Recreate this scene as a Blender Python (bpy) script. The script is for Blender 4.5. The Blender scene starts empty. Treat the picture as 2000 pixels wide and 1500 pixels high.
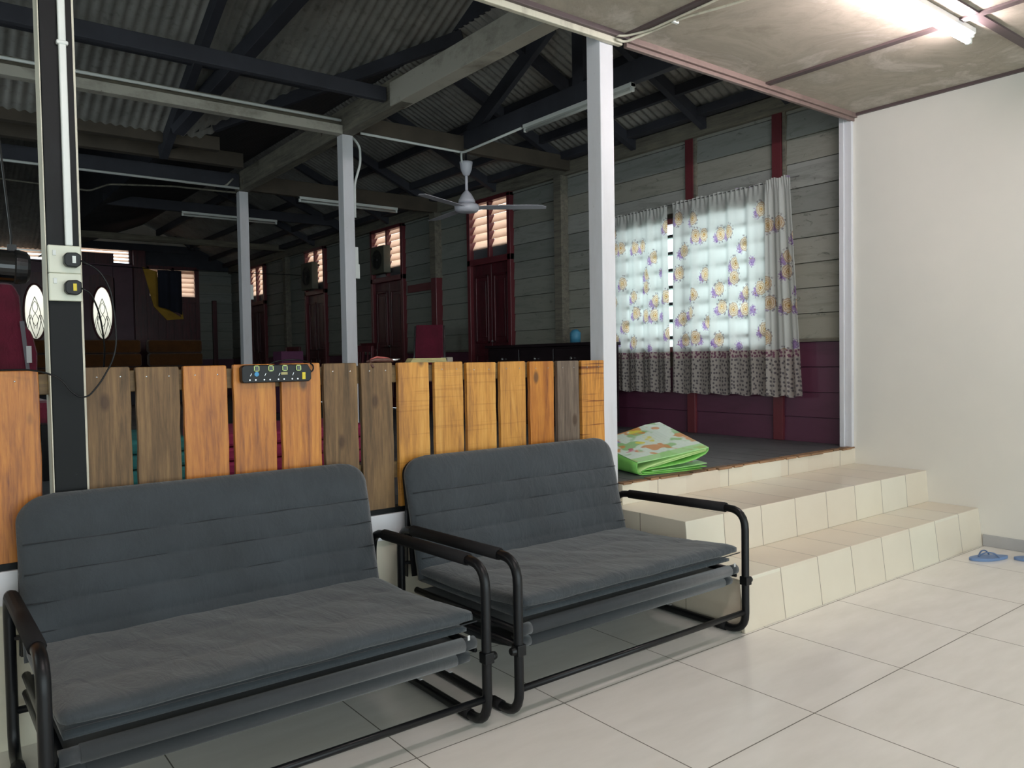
import bpy, bmesh, math, random
from mathutils import Vector, Matrix, Euler
random.seed(7)
scene = bpy.context.scene
COL = scene.collection
PI = math.pi

# ---------------- camera ----------------
YAW, PITCH, ROLL, FPX = 0.65618607, 0.03259348, -0.01632755, 1530.7
def cam_matrix():
    ca, sa = math.cos(YAW), math.sin(YAW); cb, sb = math.cos(PITCH), math.sin(PITCH); cc, sc = math.cos(ROLL), math.sin(ROLL)
    yaw = Matrix(((ca, 0, -sa), (0, 1, 0), (sa, 0, ca)))
    pit = Matrix(((1, 0, 0), (0, cb, -sb), (0, sb, cb)))
    rol = Matrix(((cc, -sc, 0), (sc, cc, 0), (0, 0, 1)))
    M = rol @ pit @ yaw                      # world (X, -Z, Y) -> camera (right, down, forward)
    Mi = M.transposed()
    def w(v):
        r = Mi @ Vector(v); return Vector((r.x, r.z, -r.y))
    R, U, F = w((1, 0, 0)), w((0, -1, 0)), w((0, 0, 1))
    return Matrix(((R.x, U.x, -F.x), (R.y, U.y, -F.y), (R.z, U.z, -F.z))).to_4x4()
cd = bpy.data.cameras.new('camera'); cam = bpy.data.objects.new('camera', cd); COL.objects.link(cam)
cam.matrix_world = Matrix.Translation((0, 0, 1.218)) @ cam_matrix()
cd.sensor_fit = 'HORIZONTAL'; cd.sensor_width = 36; cd.lens = 36 * FPX / 2000; cd.clip_start = 0.02
scene.camera = cam

# ---------------- world, exposure ----------------
world = bpy.data.worlds.new('daylight'); scene.world = world; world.use_nodes = True
bg = world.node_tree.nodes['Background']
bg.inputs[0].default_value = (0.85, 0.99, 1.03, 1); bg.inputs[1].default_value = 2.3
vs = scene.view_settings
scene.display_settings.display_device = 'sRGB'
vs.view_transform = 'Standard'; vs.look = 'None'; vs.gamma = 1; vs.exposure = 0.65; vs.use_curve_mapping = False
TUBE_POWER = 105.0

def portal(name, loc, rot, sx, sy):
    l = bpy.data.lights.new(name, 'AREA'); l.shape = 'RECTANGLE'; l.size = sx; l.size_y = sy; l.cycles.is_portal = True
    o = bpy.data.objects.new(name, l); o.location = loc; o.rotation_euler = rot; COL.objects.link(o)
portal('daylight_portal_added_back', (1.4, -4.05, 1.45), (PI/2, 0, 0), 7.7, 2.8)  # room left open to the sky behind the camera, added as fill daylight
portal('daylight_portal_window', (5.5, 4.5, 1.83), (0, PI/2, 0), 1.2, 1.75)
portal('daylight_portal_hall', (-2.05, 5.8, 1.9), (0, -PI/2, 0), 1.3, 5.6)

# ---------------- materials ----------------
def rgb(h):
    h = h.lstrip('#'); v = [int(h[i:i+2], 16)/255 for i in (0, 2, 4)]
    return tuple(x/12.92 if x <= .04045 else ((x+.055)/1.055)**2.4 for x in v) + (1,)
class NT:
    def __init__(s, name):
        s.m = bpy.data.materials.new(name); s.m.use_nodes = True; s.t = s.m.node_tree
        s.b = s.t.nodes['Principled BSDF']; s.out = s.t.nodes['Material Output']
    def n(s, typ, **kw):
        nd = s.t.nodes.new(typ)
        for k, v in kw.items():
            if k in nd.inputs.keys() if isinstance(k, str) else False:
                s.put(nd.inputs[k], v)
            else: setattr(nd, k, v)
        return nd
    def put(s, sock, v):
        if hasattr(v, 'links') or hasattr(v, 'is_output'): s.t.links.new(v, sock)
        else: sock.default_value = v
    def math(s, op, a, b=0.0, c=None):
        nd = s.t.nodes.new('ShaderNodeMath'); nd.operation = op
        s.put(nd.inputs[0], a); s.put(nd.inputs[1], b)
        if c is not None: s.put(nd.inputs[2], c)
        return nd.outputs[0]
    def mix(s, f, a, b, blend='MIX'):
        nd = s.t.nodes.new('ShaderNodeMix'); nd.data_type = 'RGBA'; nd.blend_type = blend
        s.put(nd.inputs[0], f); s.put(nd.inputs[6], a); s.put(nd.inputs[7], b); return nd.outputs[2]
    def pos(s):
        g = s.t.nodes.new('ShaderNodeNewGeometry'); return g.outputs['Position']
    def objc(s):
        return s.t.nodes.new('ShaderNodeTexCoord').outputs['Object']
    def uv(s): return s.t.nodes.new('ShaderNodeTexCoord').outputs['UV']
    def xyz(s, v):
        nd = s.t.nodes.new('ShaderNodeSeparateXYZ'); s.put(nd.inputs[0], v); return nd.outputs
    def mapv(s, v, scale=(1, 1, 1), loc=(0, 0, 0), rot=(0, 0, 0)):
        nd = s.t.nodes.new('ShaderNodeMapping'); s.put(nd.inputs['Vector'], v)
        nd.inputs['Scale'].default_value = scale; nd.inputs['Location'].default_value = loc; nd.inputs['Rotation'].default_value = rot
        return nd.outputs[0]
    def noise(s, v, sc=5, det=4, rough=.6, dist=0):
        nd = s.t.nodes.new('ShaderNodeTexNoise'); s.put(nd.inputs['Vector'], v)
        nd.inputs['Scale'].default_value = sc; nd.inputs['Detail'].default_value = det
        nd.inputs['Roughness'].default_value = rough; nd.inputs['Distortion'].default_value = dist; return nd.outputs[0]
    def vor(s, v, sc=5, feat='F1', rnd=1.0, out='Distance', dim='3D'):
        nd = s.t.nodes.new('ShaderNodeTexVoronoi'); nd.voronoi_dimensions = dim; nd.feature = feat; s.put(nd.inputs['Vector'], v)
        nd.inputs['Scale'].default_value = sc; nd.inputs['Randomness'].default_value = rnd; return nd.outputs[out]
    def ramp(s, f, stops, interp='LINEAR'):
        nd = s.t.nodes.new('ShaderNodeValToRGB'); s.put(nd.inputs[0], f); cr = nd.color_ramp; cr.interpolation = interp
        while len(cr.elements) < len(stops): cr.elements.new(.5)
        for e, (p, c) in zip(cr.elements, stops):
            e.position = p; e.color = c if len(c) == 4 else tuple(c)+(1,)
        return nd.outputs[0]
    def bump(s, h, strength=.3, dist=.01):
        nd = s.t.nodes.new('ShaderNodeBump'); s.put(nd.inputs['Height'], h); nd.inputs['Strength'].default_value = strength
        nd.inputs['Distance'].default_value = dist; s.t.links.new(nd.outputs[0], s.b.inputs['Normal'])
    def base(s, c): s.put(s.b.inputs['Base Color'], c)
    def rough(s, r): s.put(s.b.inputs['Roughness'], r)
def g(v): return (v, v, v, 1)

def plain(name, col, rough=.5, var=.12, scale=6, metal=0, bump=0, bscale=60, spec=.5):
    k = NT(name); c = rgb(col) if isinstance(col, str) else col
    dark = tuple(x*(1-var) for x in c[:3])+(1,); lite = tuple(min(1, x*(1+var)) for x in c[:3])+(1,)
    nz = k.noise(k.pos(), scale, 5)
    k.base(k.ramp(nz, [(.3, dark), (.7, lite)])); k.rough(rough); k.b.inputs['Metallic'].default_value = metal; k.b.inputs['Specular IOR Level'].default_value = spec
    if bump: k.bump(k.noise(k.pos(), bscale, 3), bump, .004)
    return k.m

def line_mask(k, coord, pitch, off, w):
    """1 on joints of the given pitch"""
    a = k.math('SUBTRACT', coord, off); a = k.math('DIVIDE', a, pitch); a = k.math('FRACT', a)
    a = k.math('SUBTRACT', a, .5); a = k.math('ABSOLUTE', a)
    return k.math('GREATER_THAN', a, .5 - w/pitch/2)

def m_floor():
    k = NT('glossy_cream_floor_tile'); p = k.pos(); x, y, z = k.xyz(p)
    m = k.math('MAXIMUM', line_mask(k, x, .6, 2.395-.6*20, .0042), line_mask(k, y, .6, 1.460-.6*20, .0042))
    nz = k.noise(k.mapv(p, (1, 4, 1), rot=(0, 0, .5)), 3, 5)
    c = k.ramp(nz, [(.3, rgb('dfdbd3')), (.7, rgb('e9e5de'))])
    k.base(k.mix(m, c, rgb('6e6960'))); k.rough(k.math('ADD', k.math('MULTIPLY', m, .5), .2))
    k.b.inputs['IOR'].default_value = 1.45
    k.bump(k.math('SUBTRACT', 1.0, m), .3, .002); return k.m
def m_step(name='beige_step_tile', pt=.3075):
    k = NT(name); p = k.pos(); x, y, z = k.xyz(p)
    m = line_mask(k, x, pt, 2.855-pt*20+(.38 if pt > .5 else 0), .0045)
    m2 = line_mask(k, y, .3075, 2.09-.3075*20, .004)
    g_ = k.t.nodes.new('ShaderNodeNewGeometry'); nx = k.math('ABSOLUTE', k.xyz(g_.outputs['Normal'])[0])
    side = k.math('GREATER_THAN', nx, .7)
    m = k.mix(side, m, m2)
    nz = k.noise(p, 3.5, 4); vv = k.t.nodes.new('ShaderNodeTexWhiteNoise'); vv.noise_dimensions = '1D'
    cell = k.math('FLOOR', k.math('DIVIDE', k.math('SUBTRACT', x, 2.855-.3075*20), .3075))
    cell = k.math('ADD', cell, k.math('MULTIPLY', k.math('FLOOR', k.math('MULTIPLY', z, 4.6)), 17.0))
    k.put(vv.inputs['W'], cell)
    c = k.ramp(nz, [(.3, rgb('d6ccba')), (.7, rgb('e0d8c6'))])
    c = k.mix(.5, c, k.ramp(vv.outputs[0], [(0, rgb('d6c7b4')), (.4, rgb('ded3c0')), (.75, rgb('e3ddc8')), (1, rgb('dedacd'))]))
    k.base(k.mix(m, c, rgb('857a69'))); k.rough(.28); return k.m
def m_wood(name, c1, c2, c3, rough=.45, saw=.0, stretch=14, axis='z'):
    k = NT(name); p = k.pos(); oi = k.t.nodes.new('ShaderNodeObjectInfo')
    cm = k.t.nodes.new('ShaderNodeVectorMath'); cm.operation = 'ADD'
    cx = k.t.nodes.new('ShaderNodeCombineXYZ'); r = k.math('MULTIPLY', oi.outputs['Random'], 37.0)
    for i in range(3): k.put(cx.inputs[i], r)
    k.put(cm.inputs[0], p); k.put(cm.inputs[1], cx.outputs[0])
    sc = {'z': (stretch, stretch, 1), 'y': (stretch, 1, stretch), 'x': (1, stretch, stretch)}[axis]
    v = k.mapv(cm.outputs[0], sc)
    n1 = k.noise(v, 1.6, 6, .65, .6); n2 = k.noise(v, 7, 4, .7, .3)
    f = k.math('ADD', k.math('MULTIPLY', n1, .65), k.math('MULTIPLY', n2, .35))
    c = k.ramp(f, [(.36, rgb(c1)), (.5, rgb(c2)), (.64, rgb(c3))])
    v2 = k.mapv(cm.outputs[0], (6, 6, 3)); blotch = k.noise(v2, 1.2, 3)
    c = k.mix(k.math('MULTIPLY', k.math('SUBTRACT', blotch, .45), 1.1), c, rgb(c1))
    if saw:
        v3 = k.mapv(cm.outputs[0], (1.5, 1, 60)); s = k.noise(v3, 1, 3)
        c = k.mix(k.ramp(s, [(.56, g(0)), (.62, g(saw))]), c, rgb(c1), 'MULTIPLY')
    knot = k.vor(k.mapv(cm.outputs[0], (5, 5, 2.6)), 1.0)
    c = k.mix(k.ramp(knot, [(.05, g(.75)), (.1, g(0))]), c, rgb('3a2413'))
    k.base(c); k.rough(rough); k.bump(f, .35, .004); return k.m
def m_paint(name, col, dirt='6b6256', amt=.35, rough=.55, sc=7, streak=(1, 1, .25), spec=.5):
    k = NT(name); k.b.inputs['Specular IOR Level'].default_value = spec; p = k.pos(); n1 = k.noise(k.mapv(p, streak), sc, 6, .65); n2 = k.noise(p, sc*9, 3)
    f = k.ramp(n1, [(.5, g(0)), (.75, g(amt))]); c = k.mix(f, rgb(col), rgb(dirt))
    sp = k.ramp(n2, [(.70, g(0)), (.74, g(amt))]); c = k.mix(sp, c, rgb(dirt))
    k.base(c); k.rough(rough); k.bump(n1, .12, .004); return k.m
def m_wallwhite():
    k = NT('cream_wall_paint'); p = k.pos(); x, y, z = k.xyz(p)
    n = k.noise(p, 1.2, 4); c = k.ramp(n, [(.3, rgb('dad8d0')), (.7, rgb('e2dfd6'))])
    k.base(c); k.rough(.42); k.bump(k.noise(p, 9, 3), .05, .01); return k.m
def m_boards():
    k = NT('weathered_green_grey_boards'); p = k.pos(); x, y, z = k.xyz(p)
    row = k.math('FLOOR', k.math('DIVIDE', z, .1905)); wn = k.t.nodes.new('ShaderNodeTexWhiteNoise'); wn.noise_dimensions = '1D'; k.put(wn.inputs['W'], row)
    c = k.ramp(wn.outputs[0], [(0, rgb('7f817c')), (.3, rgb('8b8c87')), (.6, rgb('918f82')), (.8, rgb('979893')), (1, rgb('868884'))])
    n = k.noise(k.mapv(p, (1, .55, 5)), 3.2, 7, .7, .8)
    c = k.mix(k.ramp(n, [(.5, g(0)), (.72, g(.65))]), c, rgb('5e625a'))
    n2 = k.noise(k.mapv(p, (1, 1.2, 3)), 6, 6, .7, 1.5); c = k.mix(k.ramp(n2, [(.60, g(0)), (.68, g(.7))]), c, rgb('4a4c47'))
    # greyer tint further down the hall
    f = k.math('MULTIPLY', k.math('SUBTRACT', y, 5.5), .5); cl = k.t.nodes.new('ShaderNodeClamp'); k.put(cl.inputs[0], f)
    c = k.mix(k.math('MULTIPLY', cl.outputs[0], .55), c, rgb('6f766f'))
    k.base(c); k.rough(.7); k.bump(n, .3, .006); return k.m
def m_ceil():
    k = NT('stained_ceiling_board'); p = k.pos(); n = k.noise(p, 1.6, 8, .68, .9); n2 = k.noise(p, 6, 8, .75, 1.2)
    c = k.ramp(n, [(.28, rgb('968d7e')), (.42, rgb('b3ab9c')), (.52, rgb('a69e90')), (.62, rgb('c3bcb1')), (.75, rgb('a39b8b'))])
    c = k.mix(k.ramp(n2, [(.52, g(0)), (.60, g(.16)), (.70, g(.05))]), c, rgb('7c7364'))
    k.base(c); k.rough(.8); k.bump(n2, .12, .008); return k.m
def m_fabric(name, c1, c2, sc=90, wr=1.0):
    k = NT(name); p = k.objc(); n = k.noise(p, 4, 5); f = k.noise(p, sc*4, 2)
    c = k.ramp(n, [(.3, rgb(c1)), (.7, rgb(c2))]); c = k.mix(k.math('MULTIPLY', f, .3), c, rgb('9a9a9a'), 'MULTIPLY')
    k.base(c); k.rough(.95); k.b.inputs['Sheen Weight'].default_value = .25
    w = k.noise(k.mapv(p, (5, 1.6, 3)), 3.0, 5, .6, 1.2)
    h = k.math('ADD', k.math('MULTIPLY', w, 3.0), k.math('MULTIPLY', f, .12)); k.bump(h, .45*wr, .012); return k.m
def m_metal_roof():
    k = NT('aged_zinc_sheet'); p = k.pos(); n = k.noise(p, 2.2, 7, .7, .5); n2 = k.noise(k.mapv(p, (6, 6, 6)), 3, 4)
    c = k.ramp(n, [(.3, rgb('74736f')), (.55, rgb('918f8a')), (.75, rgb('a29f98'))])
    c = k.mix(k.ramp(n2, [(.55, g(0)), (.7, g(.5))]), c, rgb('5c5552')); k.base(c); k.rough(.65); k.b.inputs['Metallic'].default_value = .1; return k.m
def m_curtain():
    k = NT('floral_curtain_cloth'); uv = k.uv(); u, v, _ = k.xyz(uv)
    white = rgb('e2e4e0')
    d = k.vor(uv, 5.0, rnd=.85, dim='2D'); wob = k.noise(uv, 45, 3); dd = k.math('ADD', d, k.math('MULTIPLY', k.math('SUBTRACT', wob, .5), .16))
    rose = k.ramp(dd, [(.0, rgb('94642f')), (.035, rgb('d8aa6c')), (.07, rgb('efdcb8')), (.11, rgb('b98f5c')), (.14, rgb('f3e8d2')), (.19, rgb('c29a72')), (.22, rgb('f2ead8')), (.27, rgb('b58f6c')), (.29, white)])
    pick = k.math('GREATER_THAN', k.xyz(k.vor(uv, 5.0, rnd=.85, dim='2D', out='Color'))[0], .42)
    petal = k.math('MULTIPLY', k.ramp(dd, [(.27, g(1)), (.30, g(0))]), pick)
    d2 = k.vor(k.mapv(uv, loc=(.055, .03, 0)), 5.0, rnd=.85, dim='2D'); d2 = k.math('ADD', d2, k.math('MULTIPLY', k.math('SUBTRACT', k.noise(uv, 70, 3), .5), .7))
    pick2 = k.math('GREATER_THAN', k.xyz(k.vor(k.mapv(uv, loc=(.055, .03, 0)), 5.0, rnd=.85, dim='2D', out='Color'))[0], .30)
    purple = k.math('MULTIPLY', k.ramp(d2, [(.17, g(1)), (.20, g(0))]), pick2)
    pick = k.math('GREATER_THAN', k.xyz(k.vor(uv, 5.0, rnd=.85, dim='2D', out='Color'))[0], .42)
    sprig = k.vor(uv, 34, rnd=1.0, dim='2D'); near = k.math('MULTIPLY', k.ramp(dd, [(.34, g(1)), (.42, g(0))]), pick)
    sp = k.math('MULTIPLY', k.ramp(sprig, [(.26, g(1)), (.34, g(0))]), near)
    c = k.mix(k.math('MULTIPLY', sp, .7), white, rgb('6b5a66'))
    colp = k.ramp(k.noise(uv, 30, 2), [(.35, rgb('8a6aa6')), (.55, rgb('b9a0cc')), (.7, rgb('946a6e'))])
    c = k.mix(purple, c, colp); c = k.mix(petal, c, rose)
    # lower border
    b1 = k.vor(uv, 30, rnd=.6, dim='2D'); bc = k.mix(k.ramp(b1, [(.22, g(1)), (.34, g(0))]), rgb('c4bcb4'), rgb('766f72'))
    inb = k.math('LESS_THAN', v, .335); edge = k.math('MULTIPLY', k.math('LESS_THAN', v, .36), k.math('GREATER_THAN', v, .30))
    ed = k.mix(k.ramp(k.vor(uv, 36, dim='2D'), [(.3, g(1)), (.45, g(0))]), rgb('cfc0b8'), rgb('8a6072'))
    c = k.mix(inb, c, bc); c = k.mix(edge, c, ed)
    df = k.t.nodes.new('ShaderNodeBsdfDiffuse'); tr = k.t.nodes.new('ShaderNodeBsdfTranslucent'); mx = k.t.nodes.new('ShaderNodeMixShader')
    k.put(df.inputs[0], c); k.put(tr.inputs[0], c); mx.inputs[0].default_value = .5
    k.t.links.new(df.outputs[0], mx.inputs[1]); k.t.links.new(tr.outputs[0], mx.inputs[2]); k.t.links.new(mx.outputs[0], k.out.inputs[0]); return k.m
def m_transl(name, col, f=.5):
    k = NT(name); c = rgb(col); n = k.noise(k.pos(), 8, 3); cc = k.mix(k.math('MULTIPLY', n, .2), c, rgb('c0a598'))
    df = k.t.nodes.new('ShaderNodeBsdfDiffuse'); tr = k.t.nodes.new('ShaderNodeBsdfTranslucent'); mx = k.t.nodes.new('ShaderNodeMixShader')
    k.put(df.inputs[0], cc); k.put(tr.inputs[0], cc); mx.inputs[0].default_value = f
    k.t.links.new(df.outputs[0], mx.inputs[1]); k.t.links.new(tr.outputs[0], mx.inputs[2]); k.t.links.new(mx.outputs[0], k.out.inputs[0]); return k.m
def m_emit(name, col, s):
    k = NT(name); k.base(rgb(col)); k.b.inputs['Emission Color'].default_value = rgb(col); k.b.inputs['Emission Strength'].default_value = s; return k.m
def m_playmat():
    k = NT('printed_play_mat'); uv = k.uv(); u, v, _ = k.xyz(uv)
    c = k.mix(line_mask(k, v, .02, 0, .003), rgb('cfe0d2'), rgb('b9ccc0'))
    n = k.noise(uv, 5.5, 2); c = k.mix(k.ramp(n, [(.52, g(0)), (.56, g(.8))]), c, rgb('6fae4e'))
    n = k.noise(k.mapv(uv, loc=(3, 1, 0)), 6.5, 2); c = k.mix(k.ramp(n, [(.56, g(0)), (.60, g(.9))]), c, rgb('c9822f'))
    n = k.noise(k.mapv(uv, loc=(7, 4, 0)), 6, 2); c = k.mix(k.ramp(n, [(.63, g(0)), (.66, g(.9))]), c, rgb('c03a6a'))
    n = k.noise(k.mapv(uv, loc=(1, 9, 0)), 6, 2); c = k.mix(k.ramp(n, [(.63, g(0)), (.66, g(.9))]), c, rgb('d8d23c'))
    sky = k.math('MULTIPLY', k.math('GREATER_THAN', u, .40), k.math('GREATER_THAN', v, .36)); c = k.mix(k.math('MULTIPLY', sky, .7), c, rgb('4f9fc4'))
    e = k.math('LESS_THAN', v, .07); c = k.mix(k.math('MULTIPLY', e, .75), c, rgb('8fcf6a'))
    k.base(c); k.rough(.35); return k.m

M = {}
M['floor'] = m_floor(); M['step'] = m_step(); M['riser'] = m_step('long_beige_riser_tile', .62); M['cream_tile'] = plain('cream_plinth_tile', 'd2ccba', .3, .04)
M['white_wall'] = m_wallwhite(); M['boards'] = m_boards(); M['ceil'] = m_ceil(); M['roof'] = m_metal_roof()
M['roof_dark'] = plain('shade_dark_zinc_sheet', '2c2d30', .75, .3, 3)  # zinc with the shade of the unlit, grazing slope put into its colour
M['batten'] = m_paint('brown_batten_paint', '57494a', '3f342f', .4, .5)
M['pink_trim'] = m_paint('dusty_pink_brown_trim', '7d6a64', '4f423e', .4, .5)
M['cream_trim'] = m_paint('flaking_cream_trim', 'cdc8b6', '6b5f50', .5, .5, 14)
M['white_post'] = m_paint('white_post_paint', 'd2d2d6', '9a968e', .3, .5, 5)
M['black_post'] = m_paint('scuffed_black_paint', '090b0c', '20272a', .6, .5, 9, spec=.2)
M['maroon'] = m_paint('maroon_paint', '562c40', '2c161f', .45, .4, 4, (1, .4, 2))
M['maroon_door'] = m_wood('dark_maroon_door_wood', '2e0f14', '4a1820', '5e222a', .35)
M['maroon_post'] = m_paint('red_brown_stud_paint', '62292f', '381619', .4, .35)
M['greybeam'] = m_wood('old_grey_beam', '4d4a42', '6b675c', '7d7868', .8, axis='y')
M['greybeam_x'] = m_wood('old_grey_cross_beam', '4a463d', '625c4f', '777060', .8, axis='x')
M['darkbeam'] = plain('soot_dark_timber', '303139', .75, .25, 4)
M['browntimber'] = plain('aged_brown_timber', '4a4238', .8, .25, 4)
M['whitebeam'] = m_paint('chalky_white_beam', 'a8a498', '5a5348', .75, .7, 6, (.6, .6, 1))
M['fl_hall'] = plain('dark_grey_hall_floorboards', '4e4f52', .55, .3, 3)
M['pl_orange'] = m_wood('oiled_orange_plank', '743c0e', 'b06a1c', 'cb8730', .42)
M['pl_yellow'] = m_wood('golden_sawn_plank', '98642a', 'c68a38', 'd9a250', .5, .22)
M['pl_brown'] = m_wood('weathered_brown_plank', '46351f', '6d5335', '8a6c46', .65)
M['pl_grey'] = m_wood('grey_brown_knotty_plank', '453a30', '66574a', '7d6d5c', .7)
M['pl_saw'] = m_wood('saw_marked_gold_plank', '8a5a24', 'c88836', 'd59a48', .5, .9)
M['rail'] = m_wood('fence_rail_wood', '4a3a24', '6a5434', '80683e', .6, axis='x')
M['cloth_grey'] = m_fabric('charcoal_cushion_fabric', '34393d', '3f454a', wr=.6)
M['cloth_under'] = m_fabric('speckled_grey_seat_fabric', '303336', '3a3d40', 120, .12)
M['black_metal'] = plain('black_powder_coat', '0f1013', .36, .1, spec=.3)
M['foam'] = plain('black_foam_grip', '131214', .7, .1, spec=.25)
M['seam'] = plain('dark_seam_thread', '25282b', .9, .1)
M['tag'] = plain('white_cloth_tag', 'c8c8c8', .8, .05)
M['plastic_white'] = plain('white_plastic', 'd8dcd8', .35, .04)
M['socket_white'] = plain('cream_socket_plate', 'd4d6c4', .3, .04)
M['plastic_black'] = plain('black_plastic', '0d0e10', .4, .1, spec=.3)
M['gloss_black'] = plain('glossy_black_lacquer', '07080a', .12, .1)
M['fan_white'] = plain('fan_white_enamel', 'c9c9d2', .4, .04)
M['tube_off'] = plain('unlit_tube_glass', 'b9bbb6', .3, .04)
M['tube_on'] = m_emit('lit_fluorescent_tube', 'fff1f3', TUBE_POWER)
M['blade_glass'] = m_transl('peach_louvre_glass', 'f4dfd0', .6)
M['oval_glass'] = m_transl('frosted_oval_glass', 'f4efe6', .75)
M['curtain'] = m_curtain(); M['playmat'] = m_playmat(); M['matgreen'] = plain('green_mat_foam', '7fc45e', .45, .1)
M['matedge'] = plain('pale_lime_mat_edge', 'b4d68a', .45, .06)
M['slipper'] = plain('blue_rubber_sole', '6d86ac', .55, .06); M['strap'] = plain('blue_rubber_strap', '5d7396', .4, .05)
M['baseboard'] = plain('grey_skirting_paint', 'a9a9a9', .45, .05)
M['sideboard'] = plain('near_black_lacquered_wood', '1d1418', .3, .2)
M['chrome'] = plain('worn_chrome', 'b8b8b8', .25, .05, metal=.9)
M['couch'] = m_fabric('rust_brown_couch_fabric', '5d3a18', '76491e')
M['neon'] = plain('pale_green_switch_frame', 'c4dc8c', .4, .05); M['yellow_label'] = plain('yellow_label', 'd8c32c', .5, .05)
M['blue_label'] = plain('blue_round_sticker', '3f8fc0', .5, .05)
M['leather'] = plain('brown_worn_leather', '54352c', .5, .3, 30); M['redrub'] = plain('faded_red_grip', '9a4a44', .5, .1)
M['paper'] = plain('yellowed_paper', 'a9a070', .7, .15, 20); M['paper_end'] = plain('grey_paper_end', '7a7468', .7, .2, 40)
M['purple'] = plain('purple_fabric_box', '6b3a5c', .8, .1); M['teal'] = plain('teal_mattress_cover', '2f7f7f', .8, .15); M['magenta'] = plain('magenta_mattress_cover', 'a02a58', .8, .15)
M['navy'] = plain('navy_cloth', '0c1020', .9, .2); M['mustard'] = plain('mustard_cloth', '8a6a1c', .9, .2)
M['fanbox'] = plain('dusty_olive_metal_box', '4b4c40', .6, .15); M['fangrill'] = plain('dark_fan_opening', '191a18', .6, .1)
M['wine'] = m_fabric('wine_red_upholstery', '5a1428', '7a1c38'); M['greystrap'] = plain('grey_webbing', '6d6a70', .8, .05)
M['greypane'] = plain('dusty_dark_glass', '55575b', .25, .08); M['bluebag'] = plain('blue_plastic', '3f7f9c', .5, .1)
M['gableboard'] = m_paint('pale_gable_board', 'b9b2a6', '7a7063', .4, .8, 3)
M['copper'] = m_paint('terracotta_outer_post', 'c98a6a', '8a5a40', .3, .7)

# ---------------- mesh helpers (world coordinates everywhere) ----------------
def nb(): return bmesh.new()
def box(bm, x0, x1, y0, y1, z0, z1, mtx=None):
    vs_ = [bm.verts.new((x, y, z)) for z in (z0, z1) for y in (y0, y1) for x in (x0, x1)]
    for f in ((0, 2, 3, 1), (4, 5, 7, 6), (0, 1, 5, 4), (2, 6, 7, 3), (0, 4, 6, 2), (1, 3, 7, 5)): bm.faces.new([vs_[i] for i in f])
    if mtx is not None:
        for v in vs_: v.co = mtx @ v.co
    return vs_
def bar(bm, p0, p1, w, h, up=(0, 0, 1)):
    """box beam between two points; w across, h along up"""
    p0, p1 = Vector(p0), Vector(p1); d = (p1-p0); L = d.length; d.normalize(); up = Vector(up)
    s = d.cross(up)
    if s.length < 1e-4: s = d.cross(Vector((0, 1, 0)))
    s.normalize(); u = s.cross(d)
    m = Matrix(((s.x, d.x, u.x, p0.x), (s.y, d.y, u.y, p0.y), (s.z, d.z, u.z, p0.z), (0, 0, 0, 1)))
    return box(bm, -w/2, w/2, 0, L, -h/2, h/2, m)
def rounded_path(pts, r, seg=5, closed=False):
    pts = [Vector(p) for p in pts]; n = len(pts); out = []
    for i, p in enumerate(pts):
        if not closed and i in (0, n-1): out.append(p); continue
        a, b = pts[i-1], pts[(i+1) % n]; da, db = (a-p), (b-p); rr = min(r, da.length*.49, db.length*.49)
        da.normalize(); db.normalize(); s, e = p+da*rr, p+db*rr
        for t in range(seg+1):
            t /= seg; out.append(s*(1-t)**2 + p*2*t*(1-t) + e*t*t)
    return out
def tube(bm, pts, r, seg=10, closed=False, cap=True):
    pts = [Vector(p) for p in pts]; n = len(pts); rings = []
    t0 = (pts[1]-pts[0]).normalized(); ref = Vector((0, 0, 1)) if abs(t0.z) < .9 else Vector((1, 0, 0)); nrm = t0.cross(ref).normalized()
    for i, p in enumerate(pts):
        if closed: t = (pts[(i+1) % n]-pts[i-1])
        else: t = pts[min(i+1, n-1)]-pts[max(i-1, 0)]
        t.normalize(); nrm = (nrm - t*nrm.dot(t)).normalized(); b = t.cross(nrm)
        rad = r[i] if isinstance(r, (list, tuple)) else r
        rings.append([bm.verts.new(p+(nrm*math.cos(2*PI*k/seg)+b*math.sin(2*PI*k/seg))*rad) for k in range(seg)])
    for i in range(n if closed else n-1):
        A, B = rings[i], rings[(i+1) % n]
        for k in range(seg): bm.faces.new((A[k], A[(k+1) % seg], B[(k+1) % seg], B[k]))
    if cap and not closed: bm.faces.new(rings[0][::-1]); bm.faces.new(rings[-1])
def lathe(bm, prof, seg=28, mtx=None):
    """profile [(r,z)], around z"""
    rings = []
    for r, z in prof:
        rings.append([bm.verts.new((r*math.cos(2*PI*k/seg), r*math.sin(2*PI*k/seg), z)) for k in range(seg)])
    for A, B in zip(rings, rings[1:]):
        for k in range(seg): bm.faces.new((A[k], A[(k+1) % seg], B[(k+1) % seg], B[k]))
    bm.faces.new(rings[0][::-1]); bm.faces.new(rings[-1])
    if mtx is not None:
        for R in rings:
            for v in R: v.co = mtx @ v.co
def prism(bm, poly, d):
    """extrude a closed polygon (3D pts) by vector d"""
    d = Vector(d); A = [bm.verts.new(Vector(p)) for p in poly]; B = [bm.verts.new(Vector(p)+d) for p in poly]
    bm.faces.new(A[::-1]); bm.faces.new(B)
    for i in range(len(A)): j = (i+1) % len(A); bm.faces.new((A[i], A[j], B[j], B[i]))
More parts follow.
